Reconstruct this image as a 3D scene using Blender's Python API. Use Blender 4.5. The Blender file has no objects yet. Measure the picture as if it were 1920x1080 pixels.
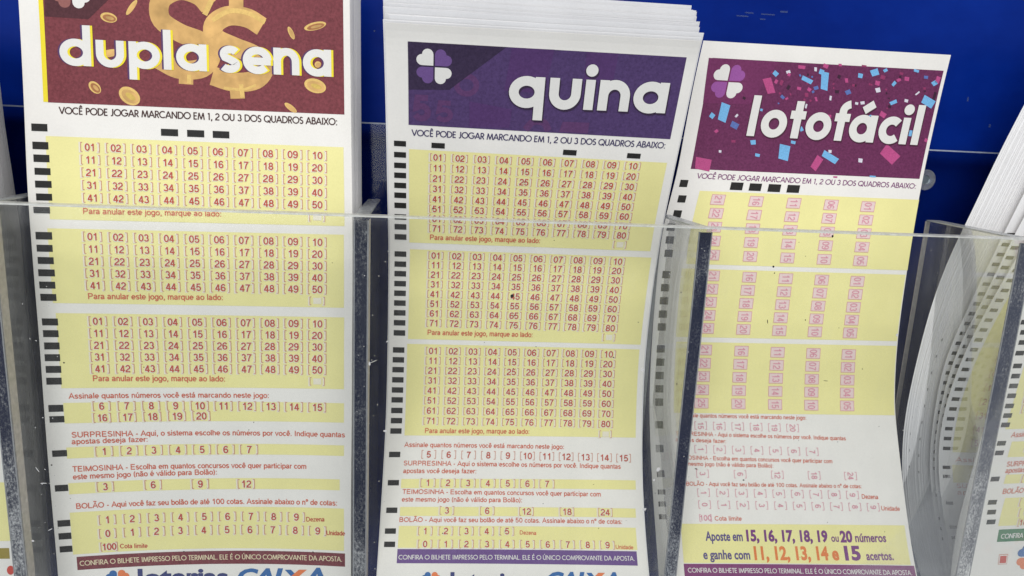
import bpy, bmesh, math, random
import numpy as np
from mathutils import Matrix, Vector

random.seed(7)
rng = np.random.RandomState(5)
scene = bpy.context.scene
COL = scene.collection
MM = 0.001

# ------------------------------------------------------------------ camera
FPX = 1400.0                                   # focal length in pixels of a 1920 wide frame
r_ = np.array([13000.0, 330.0, 1400.0]); r_ /= np.linalg.norm(r_)          # world X seen from the camera
d_ = np.array([-314.75, 6460.0, 1400.0]); d_ /= np.linalg.norm(d_)         # world -Z
d_ = d_ - r_ * d_.dot(r_); d_ /= np.linalg.norm(d_)
f_ = np.cross(r_, d_)                                                      # world Y (into the board)
RW = np.array([r_, f_, -d_])                   # rows: world axes in camera axes (right, down, forward)
CAM = -190.0 * RW[:, 2]                        # camera position, millimetres
cam_data = bpy.data.cameras.new('camera')
cam = bpy.data.objects.new('camera', cam_data)
COL.objects.link(cam)
cam_data.sensor_width = 36.0
cam_data.lens = 36.0 * FPX / 1920.0
cam_data.clip_start = 0.005
cam_data.clip_end = 20.0
m = Matrix.Identity(4)
for i in range(3):
    m[i][0] = RW[i, 0]; m[i][1] = -RW[i, 1]; m[i][2] = -RW[i, 2]; m[i][3] = CAM[i] * MM
cam.matrix_world = m
scene.camera = cam

# ------------------------------------------------------------------ world, lamps, exposure
world = bpy.data.worlds.new('World'); scene.world = world
world.use_nodes = True
bg = world.node_tree.nodes['Background']
bg.inputs[0].default_value = (0.93, 0.96, 1.0, 1); bg.inputs[1].default_value = 0.62

def area(name, loc, target, size, power, colour):
    l = bpy.data.lights.new(name, 'AREA'); l.shape = 'RECTANGLE'
    l.size, l.size_y = size; l.energy = power; l.color = colour
    o = bpy.data.objects.new(name, l); COL.objects.link(o)
    o.location = Vector(loc)
    o.rotation_euler = (Vector(target) - Vector(loc)).to_track_quat('-Z', 'Y').to_euler()
    return o
area('ceiling_lamp', (0.0, -0.52, 0.80), (0.02, 0, -0.02), (0.8, 0.4), 5.7, (1.0, 0.955, 0.885))
area('front_fill', (-0.35, -1.05, 0.20), (0.03, 0, -0.02), (0.6, 0.7), 4.0, (0.93, 0.96, 1.0))  # added fill from the front left, no real window

scene.view_settings.view_transform = 'Standard'
scene.view_settings.look = 'None'
scene.view_settings.exposure = -0.03
scene.view_settings.gamma = 1.0
scene.view_settings.use_curve_mapping = False
scene.cycles.transparent_max_bounces = 32
scene.cycles.max_bounces = 10
scene.cycles.caustics_reflective = False
scene.cycles.caustics_refractive = False

# ------------------------------------------------------------------ geometry helpers
def unproject(px, py, Y):
    """pixel of the 1920x1080 frame -> world point (mm) on the plane at depth Y behind the front sheet"""
    c = np.array([(px - 960.0) / FPX, (py - 540.0) / FPX, 1.0])
    w = RW @ c
    return CAM + w * ((Y - CAM[1]) / w[1])

def project(P):
    c = (np.asarray(P) - CAM) @ RW
    return np.stack([960.0 + FPX * c[..., 0] / c[..., 2], 540.0 + FPX * c[..., 1] / c[..., 2]], -1)

def crom(ts, ys, t):
    """smooth interpolation through a table (Catmull-Rom on uneven knots)"""
    ts = np.asarray(ts, float); ys = np.asarray(ys, float)
    sl = np.gradient(ys, ts)
    i = np.clip(np.searchsorted(ts, t) - 1, 0, len(ts) - 2)
    h = ts[i + 1] - ts[i]; s = (t - ts[i]) / h
    return ((2*s**3 - 3*s**2 + 1) * ys[i] + (s**3 - 2*s**2 + s) * h * sl[i]
            + (-2*s**3 + 3*s**2) * ys[i + 1] + (s**3 - s**2) * h * sl[i + 1])

def link_mesh(name, verts, faces, mat, parent=None, origin=None, smooth=False):
    """verts in mm, world; origin in mm"""
    if parent is not None: origin = np.array(parent['_o'])
    if origin is None: origin = np.zeros(3)
    v = (np.asarray(verts, float) - origin) * MM
    me = bpy.data.meshes.new(name)
    me.from_pydata(v.tolist(), [], [list(map(int, f)) for f in faces])
    for mt in (mat if isinstance(mat, (list, tuple)) else [mat]): me.materials.append(mt)
    if smooth:
        me.polygons.foreach_set('use_smooth', [True] * len(me.polygons))
    me.update()
    o = bpy.data.objects.new(name, me); COL.objects.link(o)
    if parent is not None:
        o.parent = parent
        top = parent
        o['_o'] = [float(a) for a in origin]
    else:
        o.location = Vector(origin * MM)
        o['_o'] = [float(a) for a in origin]
    return o

def thing(name, label, cat, origin, group=None):
    o = bpy.data.objects.new(name, None); COL.objects.link(o)
    o.empty_display_size = 0.01
    o.location = Vector(np.asarray(origin) * MM); o['_o'] = [float(a) for a in origin]
    tag(o, label, cat, group)
    return o

def tag(o, label, cat=None, group=None, kind=None):
    if label: o['label'] = label
    if cat: o['category'] = cat
    if group: o['group'] = group
    if kind: o['kind'] = kind
    return o

BOXF = [(0, 1, 3, 2), (4, 6, 7, 5), (0, 4, 5, 1), (2, 3, 7, 6), (0, 2, 6, 4), (1, 5, 7, 3)]
def box(x0, x1, y0, y1, z0, z1):
    return [(x, y, z) for x in (x0, x1) for y in (y0, y1) for z in (z0, z1)], BOXF

# ------------------------------------------------------------------ materials
def nmat(name):
    mt = bpy.data.materials.new(name); mt.use_nodes = True
    nt = mt.node_tree; b = nt.nodes['Principled BSDF']
    return mt, nt, b

def ramp(nt, src, stops):
    r = nt.nodes.new('ShaderNodeValToRGB')
    el = r.color_ramp.elements
    while len(el) < len(stops): el.new(0.5)
    for e, (p, c) in zip(el, stops): e.position = p; e.color = (*c, 1)
    nt.links.new(src, r.inputs[0]); return r

def noise(nt, scale, detail=4, rough=0.6, stretch=None):
    tc = nt.nodes.new('ShaderNodeTexCoord')
    out = tc.outputs['Object']
    if stretch:
        mp = nt.nodes.new('ShaderNodeMapping'); mp.inputs['Scale'].default_value = stretch
        nt.links.new(out, mp.inputs[0]); out = mp.outputs[0]
    n = nt.nodes.new('ShaderNodeTexNoise'); n.inputs['Scale'].default_value = scale
    n.inputs['Detail'].default_value = detail; n.inputs['Roughness'].default_value = rough
    nt.links.new(out, n.inputs[0]); return n

def ink(name, col, var=0.10, scale=2500, rough=0.55, spec=0.25):
    """printing ink: even colour with the mottle of cheap offset paper"""
    mt, nt, b = nmat(name)
    n = noise(nt, scale, 3, 0.7)
    lo = tuple(max(0, c * (1 - var)) for c in col); hi = tuple(min(1, c * (1 + var) + var * 0.03) for c in col)
    r = ramp(nt, n.outputs[0], [(0.3, lo), (0.7, hi)])
    n2 = noise(nt, 90, 2, 0.5)
    mix = nt.nodes.new('ShaderNodeMixRGB'); mix.blend_type = 'MULTIPLY'; mix.inputs[0].default_value = 1
    r2 = ramp(nt, n2.outputs[0], [(0.3, (0.95, 0.95, 0.95)), (0.7, (1, 1, 1))])
    nt.links.new(r.outputs[0], mix.inputs[1]); nt.links.new(r2.outputs[0], mix.inputs[2])
    nt.links.new(mix.outputs[0], b.inputs['Base Color'])
    wv = noise(nt, 38, 2, 0.5, (1.0, 1.0, 0.6))                # thin paper is never quite flat
    bw_ = nt.nodes.new('ShaderNodeBump'); bw_.inputs['Strength'].default_value = 0.5; bw_.inputs['Distance'].default_value = 0.0022
    nt.links.new(wv.outputs[0], bw_.inputs['Height']); nt.links.new(bw_.outputs[0], b.inputs['Normal'])
    b.inputs['Roughness'].default_value = rough
    b.inputs['Specular IOR Level'].default_value = spec
    return mt

def paper_mat(name, col):
    mt = ink(name, col, 0.022, 1800, 0.6, 0.2)
    nt = mt.node_tree; b = nt.nodes['Principled BSDF']
    return mt

PAPER = paper_mat('white_paper', (0.80, 0.78, 0.74))
PAPER_STACK = paper_mat('stacked_paper', (0.84, 0.835, 0.84))
YELLOW = ink('yellow_ink', (0.81, 0.76, 0.34), 0.03)
RED = ink('red_ink', (0.49, 0.080, 0.050), 0.12)
PALERED = ink('thin_red_ink', (0.58, 0.24, 0.17), 0.1)
ORANGERED = ink('orange_red_ink', (0.60, 0.13, 0.075), 0.1)
PINK = ink('magenta_ink', (0.67, 0.29, 0.36), 0.1)
PALEPINK = ink('pale_pink_ink', (0.76, 0.60, 0.58), 0.05)
HALO = ink('bare_paper', (0.78, 0.735, 0.60), 0.03)
BLACK = ink('black_ink', (0.013, 0.012, 0.011), 0.2)
BROWN = ink('brown_ink', (0.055, 0.022, 0.020), 0.2)
MAROON = ink('maroon_ink', (0.172, 0.032, 0.042), 0.26, 1400)
MAROON_D = ink('dark_maroon_ink', (0.070, 0.015, 0.022), 0.2, 1400)
MAUVE_BROWN = ink('dull_pink_ink', (0.27, 0.10, 0.09), 0.1)
GOLD = ink('gold_ink', (0.60, 0.36, 0.125), 0.28, 130)
GOLD_L = ink('light_gold_ink', (0.70, 0.47, 0.15), 0.12, 1200)
GOLD_D = ink('copper_ink', (0.36, 0.15, 0.055), 0.14, 1200)
OCHRE = ink('ochre_ink', (0.60, 0.42, 0.10), 0.12, 1200)
TITLEW = ink('title_white', (0.73, 0.72, 0.69), 0.03)
YEDGE = ink('yellow_fringe', (0.82, 0.68, 0.03), 0.04)
VEDGE = ink('violet_fringe', (0.085, 0.035, 0.12), 0.1)
PURPLE = ink('purple_ink', (0.066, 0.034, 0.125), 0.22, 1400)
PURPLE_D = ink('dark_purple_ink', (0.030, 0.016, 0.052), 0.2, 1400)
PURPLE_G = ink('mauve_ghost_ink', (0.098, 0.036, 0.125), 0.15, 1400)
PURPLE_H = ink('faint_mauve_ink', (0.074, 0.029, 0.125), 0.15, 1400)
PURPLE_L = ink('light_purple_ink', (0.14, 0.072, 0.24), 0.1)
PURPLE_S = ink('deep_shadow_ink', (0.030, 0.014, 0.045), 0.15)
NAVYTEXT = ink('navy_ink', (0.045, 0.035, 0.11), 0.15)
WINE = ink('wine_ink', (0.128, 0.020, 0.080), 0.22, 1400)
WINE_L = ink('bright_wine_ink', (0.155, 0.024, 0.098), 0.15, 1400)
WINE_S = ink('deep_wine_ink', (0.066, 0.012, 0.036), 0.15)
ORCHID = ink('orchid_ink', (0.30, 0.085, 0.32), 0.1)
CONF_B = ink('confetti_blue', (0.17, 0.43, 0.72), 0.15)
CONF_BD = ink('confetti_dark_blue', (0.10, 0.16, 0.42), 0.15)
CONF_P = ink('confetti_pink', (0.46, 0.07, 0.22), 0.15)
CONF_PD = ink('confetti_dim_pink', (0.27, 0.035, 0.12), 0.15)
CONF_W = ink('confetti_white', (0.66, 0.64, 0.72), 0.1)
CONF_K = ink('confetti_black', (0.040, 0.012, 0.032), 0.1)
MAGTEXT = ink('violet_text_ink', (0.20, 0.055, 0.17), 0.15)
VIOLETNUM = ink('violet_number_ink', (0.17, 0.035, 0.19), 0.12)
BLUETEXT = ink('slate_blue_ink', (0.10, 0.075, 0.22), 0.12)
ORANGE = ink('orange_ink', (0.72, 0.20, 0.05), 0.1)
LOGOBLUE = ink('logo_blue_ink', (0.03, 0.13, 0.36), 0.1)
LOGONAVY = ink('logo_navy_ink', (0.035, 0.045, 0.17), 0.1)
LOGOORANGE = ink('logo_orange_ink', (0.75, 0.20, 0.07), 0.1)
CREAM = ink('cream_lettering', (0.72, 0.62, 0.42), 0.05)
GREEN = ink('green_ink', (0.025, 0.17, 0.062), 0.12)
REDSQ = ink('bright_red_ink', (0.55, 0.05, 0.03), 0.1)
OLIVE = ink('olive_ink', (0.30, 0.23, 0.03), 0.1)

def acrylic(name, tint, gloss=1.0, haze=0.0):
    """clear acrylic sheet: light goes straight through, a little is mirrored or scattered"""
    mt = bpy.data.materials.new(name); mt.use_nodes = True
    nt = mt.node_tree; nt.nodes.clear()
    out = nt.nodes.new('ShaderNodeOutputMaterial')
    tr = nt.nodes.new('ShaderNodeBsdfTransparent'); tr.inputs[0].default_value = (*tint, 1)
    gl = nt.nodes.new('ShaderNodeBsdfGlossy'); gl.inputs['Roughness'].default_value = 0.06
    fr = nt.nodes.new('ShaderNodeFresnel'); fr.inputs[0].default_value = 1.45
    mu = nt.nodes.new('ShaderNodeMath'); mu.operation = 'MULTIPLY'; mu.inputs[1].default_value = gloss
    nt.links.new(fr.outputs[0], mu.inputs[0])
    mx = nt.nodes.new('ShaderNodeMixShader')
    nt.links.new(mu.outputs[0], mx.inputs[0]); nt.links.new(tr.outputs[0], mx.inputs[1]); nt.links.new(gl.outputs[0], mx.inputs[2])
    last = mx.outputs[0]
    if haze > 0:
        df = nt.nodes.new('ShaderNodeBsdfDiffuse'); df.inputs[0].default_value = (0.75, 0.76, 0.78, 1)
        n = noise(nt, 160, 6, 0.7, (1, 1, 0.35))
        r = ramp(nt, n.outputs[0], [(0.40, (haze * 0.35,) * 3), (0.60, (haze,) * 3), (0.80, (haze * 4,) * 3)])
        m2 = nt.nodes.new('ShaderNodeMixShader')
        nt.links.new(r.outputs[0], m2.inputs[0]); nt.links.new(last, m2.inputs[1]); nt.links.new(df.outputs[0], m2.inputs[2])
        last = m2.outputs[0]
    nt.links.new(last, out.inputs[0])
    return mt

ACR_FRONT = acrylic('clear_acrylic_front', (0.985, 0.99, 0.985), 0.25, 0.015)
ACR_SIDE = acrylic('clear_acrylic_divider', (0.94, 0.945, 0.945), 0.55, 0.018)
ACR_VEIL = acrylic('veiled_acrylic_divider', (0.965, 0.97, 0.97), 0.5, 0.085)  # haze paints in the white paper mirrored by the divider side
ACR_MILD = acrylic('lightly_veiled_divider', (0.97, 0.975, 0.975), 0.4, 0.04)  # the same painted reflection veil, weaker
ACR_BACK = acrylic('clear_acrylic_back', (0.86, 0.88, 0.90), 0.35, 0.0)
ACR_WASHER = acrylic('clear_washer', (0.70, 0.76, 0.82), 1.0, 0.16)

def edge_mat(name, base, alpha, rough=0.25):
    mt, nt, b = nmat(name)
    n = noise(nt, 700, 5, 0.7, (1, 1, 1))
    r = ramp(nt, n.outputs[0], [(0.3, tuple(c * 0.75 for c in base)), (0.7, tuple(min(1, c * 1.15) for c in base))])
    nt.links.new(r.outputs[0], b.inputs['Base Color'])
    b.inputs['Roughness'].default_value = rough; b.inputs['Alpha'].default_value = alpha
    return mt
RIM = edge_mat('cut_acrylic_edge', (0.62, 0.63, 0.60), 0.75)
RIM_D = edge_mat('cut_divider_edge', (0.42, 0.44, 0.45), 0.72)
CORNER = edge_mat('corner_glint', (0.30, 0.31, 0.33), 0.8)  # grey tone painted as the glint of the edge corners
SEAM = edge_mat('back_plate_edge', (0.33, 0.37, 0.45), 1.0)
PALESHEEN = edge_mat('sheen_strip', (0.56, 0.53, 0.50), 0.85, 0.4)  # pale tone painted as the reflection on the divider's side face
GREYBACK = edge_mat('pale_back_edge', (0.50, 0.46, 0.43), 0.9, 0.4)

def frost_mat(name, dark, light, profile, scale=900):
    """edge glued to the front sheet: navy base paints in the refracted blue board, white flecks where the glue crazed.
    profile: (height in mm, how much it crazed) from the bottom up"""
    mt, nt, b = nmat(name)
    geo = nt.nodes.new('ShaderNodeNewGeometry')
    sep = nt.nodes.new('ShaderNodeSeparateXYZ'); nt.links.new(geo.outputs['Position'], sep.inputs[0])
    z0, z1 = profile[0][0], profile[-1][0]
    mr = nt.nodes.new('ShaderNodeMapRange')
    mr.inputs[1].default_value = z0 * MM; mr.inputs[2].default_value = z1 * MM
    nt.links.new(sep.outputs[2], mr.inputs[0])
    pr = ramp(nt, mr.outputs[0], [((z - z0) / (z1 - z0), (a, a, a)) for z, a in profile])
    n = noise(nt, scale, 8, 0.8, (1.0, 1.0, 0.6))
    n2 = noise(nt, 260, 3, 0.6, (1.0, 1.0, 0.4))
    ad = nt.nodes.new('ShaderNodeMath'); ad.operation = 'ADD'
    nt.links.new(n.outputs[0], ad.inputs[0]); nt.links.new(pr.outputs[0], ad.inputs[1])
    m3 = nt.nodes.new('ShaderNodeMath'); m3.operation = 'MULTIPLY_ADD'; m3.inputs[1].default_value = 0.35; 
    nt.links.new(n2.outputs[0], m3.inputs[0]); nt.links.new(ad.outputs[0], m3.inputs[2])
    r = ramp(nt, m3.outputs[0], [(0.70, dark), (0.80, tuple(d * 0.7 + l * 0.16 for d, l in zip(dark, light))), (0.98, light)])
    nt.links.new(r.outputs[0], b.inputs['Base Color'])
    b.inputs['Roughness'].default_value = 0.32; b.inputs['Specular IOR Level'].default_value = 0.10
    bp = nt.nodes.new('ShaderNodeBump'); bp.inputs['Strength'].default_value = 0.35; bp.inputs['Distance'].default_value = 0.0003
    nt.links.new(n.outputs[0], bp.inputs['Height']); nt.links.new(bp.outputs[0], b.inputs['Normal'])
    return mt

# blue board behind everything
mt, nt, b = nmat('blue_gloss_paint')
n = noise(nt, 9, 6, 0.7, (1, 1, 1.6)); n2 = noise(nt, 260, 4, 0.6)
r = ramp(nt, n.outputs[0], [(0.3, (0.0, 0.010, 0.140)), (0.72, (0.002, 0.024, 0.245))])
nt.links.new(r.outputs[0], b.inputs['Base Color'])
rr = nt.nodes.new('ShaderNodeMapRange'); rr.inputs[3].default_value = 0.22; rr.inputs[4].default_value = 0.5
nt.links.new(n2.outputs[0], rr.inputs[0]); nt.links.new(rr.outputs[0], b.inputs['Roughness'])
b.inputs['Specular IOR Level'].default_value = 0.06
BLUE = mt

# ------------------------------------------------------------------ stroke lettering (cap height 1)
def arc(cx, cy, rx, ry, a0, a1, n=9):
    return [(cx + rx * math.cos(math.radians(a0 + (a1 - a0) * i / n)), cy + ry * math.sin(math.radians(a0 + (a1 - a0) * i / n))) for i in range(n + 1)]
def ring(cx, cy, rx, ry, n=16):
    return ('o', arc(cx, cy, rx, ry, 0, 360, n)[:-1])

S = {}
S['0'] = (.70, [ring(.35, .5, .25, .435)])
S['1'] = (.70, [[(.42, 0), (.42, 1)], [(.15, .73), (.28, .76), (.37, .86), (.41, .97)]])
S['2'] = (.70, [arc(.34, .68, .24, .255, 165, -25) + [(.13, .22), (.09, .065), (.62, .065)]])
S['3'] = (.70, [arc(.33, .71, .21, .225, 155, -75) , arc(.33, .285, .25, .22, 80, -160)])
S['4'] = (.70, [[(.46, 0), (.46, .93)], [(.44, .95), (.08, .27)], [(.04, .27), (.65, .27)]])
S['5'] = (.70, [[(.58, .935), (.20, .935), (.14, .5)] + arc(.34, .33, .25, .265, 138, -155)])
S['6'] = (.70, [ring(.35, .31, .24, .245), arc(.37, .53, .27, .405, 40, 180) + [(.11, .33)]])
S['7'] = (.70, [[(.08, .935), (.60, .935), (.44, .68), (.32, .35), (.27, 0)]])
S['8'] = (.70, [ring(.35, .72, .20, .215), ring(.35, .285, .25, .22)])
S['9'] = (.70, [ring(.34, .69, .24, .245), arc(.32, .47, .27, .405, 220, 360) + [(.58, .67)]])
S['['] = (.32, [[(.27, 1.02), (.11, 1.02), (.11, -.22), (.27, -.22)]])
S[']'] = (.32, [[(.05, 1.02), (.21, 1.02), (.21, -.22), (.05, -.22)]])
S['('] = (.36, [arc(.50, .42, .36, .66, 125, 235)])
S[')'] = (.36, [arc(-.14, .42, .36, .66, 55, -55)])
S['.'] = (.30, [[(.15, 0), (.15, .14)]])
S[','] = (.30, [[(.16, .14), (.16, 0), (.10, -.16)]])
S[':'] = (.30, [[(.15, 0), (.15, .14)], [(.15, .56), (.15, .70)]])
S['-'] = (.42, [[(.06, .36), (.36, .36)]])
S[' '] = (.34, [])
S['º'] = (.45, [ring(.22, .80, .14, .16)])
S['A'] = (.84, [[(.05, 0), (.42, .97), (.79, 0)], [(.2, .34), (.64, .34)]])
S['B'] = (.84, [[(.14, 0), (.14, 1)], [(.14, .935), (.45, .935)] + arc(.45, .73, .2, .205, 90, -90) + [(.14, .525)], [(.45, .52)] + arc(.48, .295, .24, .23, 90, -90) + [(.14, .065)]])
S['C'] = (.90, [arc(.46, .5, .37, .435, 40, 320, 14)])
S['D'] = (.90, [[(.14, .065), (.14, .935), (.4, .935)] + arc(.42, .5, .35, .435, 90, -90, 12) + [(.14, .065)]])
S['E'] = (.82, [[(.72, .935), (.14, .935), (.14, .065), (.74, .065)], [(.14, .52), (.68, .52)]])
S['H'] = (.90, [[(.14, 0), (.14, 1)], [(.76, 0), (.76, 1)], [(.14, .53), (.76, .53)]])
S['I'] = (.34, [[(.17, 0), (.17, 1)]])
S['L'] = (.72, [[(.14, 1), (.14, .065), (.66, .065)]])
S['M'] = (1.04, [[(.13, 0), (.13, .96)], [(.13, .96), (.52, .03)], [(.52, .03), (.91, .96)], [(.91, .96), (.91, 0)]])
S['N'] = (.90, [[(.14, 0), (.14, 1)], [(.14, .95), (.76, .05)], [(.76, 0), (.76, 1)]])
S['O'] = (.97, [ring(.485, .5, .39, .435, 20)])
S['P'] = (.82, [[(.14, 0), (.14, .935), (.45, .935)] + arc(.46, .70, .23, .235, 90, -90) + [(.14, .465)]])
S['R'] = (.90, [[(.14, 0), (.14, .935), (.48, .935)] + arc(.48, .71, .22, .225, 90, -90) + [(.14, .485)], [(.5, .47), (.66, .32), (.7, 0)]])
S['S'] = (.82, [arc(.41, .73, .26, .205, 20, 250, 10) + arc(.41, .28, .29, .215, 75, -165, 10)])
S['T'] = (.76, [[(.04, .935), (.72, .935)], [(.38, 0), (.38, .93)]])
S['U'] = (.90, [[(.14, 1), (.14, .36)] + arc(.45, .36, .31, .295, 180, 360) + [(.76, 1)]])
def _a(): return [arc(.28, .49, .19, .18, 165, 0, 6) + [(.47, .12), (.54, .05)], [(.47, .40), (.22, .35), (.09, .27), (.08, .16), (.18, .06), (.33, .08), (.45, .2)]]
S['a'] = (.62, _a())
S['b'] = (.64, [[(.12, 0), (.12, 1)], ring(.34, .355, .22, .30)])
S['c'] = (.58, [arc(.32, .355, .23, .30, 45, 315, 10)])
S['d'] = (.64, [[(.52, 0), (.52, 1)], ring(.30, .355, .22, .30)])
S['e'] = (.62, [[(.08, .36), (.54, .36)] + arc(.31, .36, .23, .30, 0, 315, 12)])
S['f'] = (.32, [[(.15, 0), (.15, .80), (.2, .92), (.31, .935)], [(.02, .66), (.30, .66)]])
S['g'] = (.64, [ring(.30, .355, .22, .30), [(.52, .72), (.52, .02)] + arc(.30, .0, .22, .2, 0, -150, 6)])
S['h'] = (.62, [[(.12, 0), (.12, 1)], arc(.31, .46, .19, .21, 180, 0, 8) + [(.50, 0)]])
S['i'] = (.26, [[(.13, 0), (.13, .72)], [(.13, .86), (.13, 1)]])
S['j'] = (.26, [[(.13, .72), (.13, -.12), (.08, -.2), (-.02, -.2)], [(.13, .86), (.13, 1)]])
S['l'] = (.26, [[(.13, 0), (.13, 1)]])
S['m'] = (.94, [[(.12, 0), (.12, .72)], arc(.29, .48, .17, .19, 180, 0, 7) + [(.46, 0)], arc(.64, .48, .17, .19, 180, 0, 7) + [(.81, 0)]])
S['n'] = (.62, [[(.12, 0), (.12, .72)], arc(.31, .46, .19, .21, 180, 0, 8) + [(.50, 0)]])
S['o'] = (.62, [ring(.31, .355, .235, .30)])
S['p'] = (.64, [[(.12, -.26), (.12, .72)], ring(.34, .355, .22, .30)])
S['q'] = (.64, [[(.52, -.26), (.52, .72)], ring(.30, .355, .22, .30)])
S['r'] = (.38, [[(.12, 0), (.12, .72)], [(.12, .42), (.18, .6), (.36, .66)]])
S['s'] = (.56, [arc(.28, .52, .18, .14, 20, 240, 7) + arc(.28, .2, .2, .145, 70, -160, 7)])
S['t'] = (.32, [[(.15, .92), (.15, .14), (.2, .06), (.3, .06)], [(.02, .66), (.29, .66)]])
S['u'] = (.62, [[(.12, .72), (.12, .25)] + arc(.30, .25, .18, .19, 180, 360, 7), [(.5, .72), (.5, 0)]])
S['v'] = (.56, [[(.05, .72), (.28, .04), (.51, .72)]])
S['x'] = (.56, [[(.05, .72), (.51, 0)], [(.05, 0), (.51, .72)]])
S['z'] = (.56, [[(.06, .66), (.48, .66), (.06, .065), (.52, .065)]])
AC = [[(.27, .82), (.39, 1.02)]]
S['á'] = (.62, _a() + AC)
S['à'] = (.62, _a() + [[(.33, .82), (.2, 1.02)]])
S['ã'] = (.62, _a() + [[(.12, .86), (.22, .94), (.36, .86), (.46, .95)]])
S['é'] = (.62, S['e'][1] + AC)
S['ê'] = (.62, S['e'][1] + [[(.16, .82), (.31, .98), (.46, .82)]])
S['ú'] = (.62, S['u'][1] + AC)
S['Ã'] = (.84, S['A'][1] + [[(.2, 1.13), (.34, 1.22), (.5, 1.13), (.64, 1.22)]])

# bold round title letters (x-height 1)
T = {}
def oring(cx): return ring(cx, .5, .42, .372, 32)
T['a'] = (1.29, [oring(.57), [(.99, 0), (.99, 1.01)]])
T['d'] = (1.29, [oring(.57), [(.99, 0), (.99, 1.53)]])
T['q'] = (1.31, [oring(.57), [(.99, -.43), (.99, 1.01)]])
T['p'] = (1.26, [oring(.59), [(.16, -.43), (.16, 1.01)]])
T['o'] = (1.20, [oring(.57)])
T['u'] = (1.18, [[(.16, 1.01), (.16, .75), (.16, .50)] + arc(.525, .50, .365, .372, 180, 360, 18) + [(.89, .75), (.89, 1.01)]])
T['n'] = (1.18, [[(.16, 0), (.16, 1.01)], [(.16, .3), (.16, .5)] + arc(.525, .50, .365, .372, 180, 0, 18) + [(.89, .25), (.89, 0)]])
T['i'] = (.47, [[(.16, 0), (.16, 1.0)], ('d', .16, 1.30, .20)])
T['l'] = (.47, [[(.16, 0), (.16, 1.5)]])
T['s'] = (.93, [arc(.44, .695, .255, .175, 28, 200, 12) + [(.235, .57), (.40, .505), (.58, .42)] + arc(.40, .305, .275, .175, 20, -150, 12)])
T['e'] = (1.20, [arc(.57, .5, .42, .372, 2, 318, 30), [(.27, .47), (1.1, .47)]])
T['t'] = (.72, [[(.33, 0), (.33, 1.38)], [(0, .87), (.66, .87)]])
T['f'] = (.72, [[(.30, 0), (.30, .8), (.30, 1.10)] + arc(.64, 1.10, .34, .27, 180, 100, 8), [(0, .87), (.66, .87)]])
T['c'] = (1.03, [arc(.57, .5, .42, .372, 46, 314, 24)])
T['á'] = (1.29, T['a'][1] + [[(.50, 1.17), (.86, 1.44)]])
T[' '] = (.18, [])

T2 = dict(T)
T2['o'] = (1.07, [ring(.50, .5, .345, .368, 32)])
T2['a'] = (1.16, [ring(.50, .5, .345, .368, 32), [(.90, 0), (.90, 1.01)]])
T2['á'] = (1.16, T2['a'][1] + [[(.44, 1.17), (.80, 1.44)]])
T2['t'] = (.64, [[(.29, 0), (.29, 1.38)], [(0, .87), (.58, .87)]])
T2['f'] = (.62, [[(.27, 0), (.27, .8), (.27, 1.12)] + arc(.60, 1.12, .33, .26, 180, 105, 8), [(0, .87), (.58, .87)]])
T2['c'] = (.88, [arc(.50, .5, .345, .368, 46, 314, 24)])

# geometric capitals for the instruction and footer lines (cap height 1)
G = {k: S[k] for k in '0123456789,:. -'}
G['1'] = (.5, [[(.30, 0), (.30, 1)], [(.12, .84), (.30, .95)]])
G['A'] = (.84, [[(.04, 0), (.42, .98)], [(.42, .98), (.80, 0)], [(.17, .32), (.67, .32)]])
G['B'] = (.66, [[(.12, 0), (.12, 1)], [(.12, .94), (.32, .94)] + arc(.34, .74, .18, .20, 90, -90) + [(.12, .54)], [(.34, .53)] + arc(.36, .295, .22, .235, 90, -90) + [(.12, .06)]])
G['C'] = (.88, [arc(.50, .5, .44, .44, 48, 312, 16)])
G['D'] = (.86, [[(.12, 0), (.12, 1)], [(.12, .94), (.32, .94)] + arc(.34, .5, .44, .44, 90, -90, 14) + [(.12, .06)]])
G['E'] = (.62, [[(.54, .94), (.12, .94), (.12, .06), (.54, .06)], [(.12, .52), (.5, .52)]])
G['É'] = (.62, G['E'][1] + [[(.28, 1.1), (.42, 1.28)]])
G['Ê'] = (.62, G['E'][1] + [[(.16, 1.1), (.32, 1.26), (.48, 1.1)]])
G['F'] = (.56, [[(.52, .94), (.12, .94), (.12, .06), (.12, 0)], [(.12, .50), (.48, .50)]])
G['G'] = (1.0, [arc(.50, .5, .44, .44, 42, 350, 18) + [(.93, .46), (.55, .46)]])
G['H'] = (.82, [[(.12, 0), (.12, 1)], [(.70, 0), (.70, 1)], [(.12, .53), (.70, .53)]])
G['I'] = (.30, [[(.15, 0), (.15, 1)]])
G['J'] = (.46, [[(.32, 1), (.32, .25)] + arc(.16, .22, .16, .17, 0, -130, 6)])
G['L'] = (.54, [[(.12, 1), (.12, .06), (.5, .06)]])
G['M'] = (1.04, [[(.08, 0), (.22, .97)], [(.22, .97), (.52, .05)], [(.52, .05), (.82, .97)], [(.82, .97), (.96, 0)]])
G['N'] = (.88, [[(.12, 0), (.12, .97)], [(.12, .97), (.76, .03)], [(.76, .03), (.76, 1)]])
G['O'] = (1.04, [ring(.52, .5, .45, .44, 22)])
G['P'] = (.62, [[(.12, 0), (.12, 1)], [(.12, .94), (.3, .94)] + arc(.32, .70, .22, .24, 90, -90) + [(.12, .46)]])
G['Q'] = (1.04, [ring(.52, .5, .45, .44, 22), [(.58, .3), (.95, -.05)]])
G['R'] = (.66, [[(.12, 0), (.12, 1)], [(.12, .94), (.3, .94)] + arc(.32, .70, .22, .24, 90, -90) + [(.12, .46)], [(.30, .46), (.58, 0)]])
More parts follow.
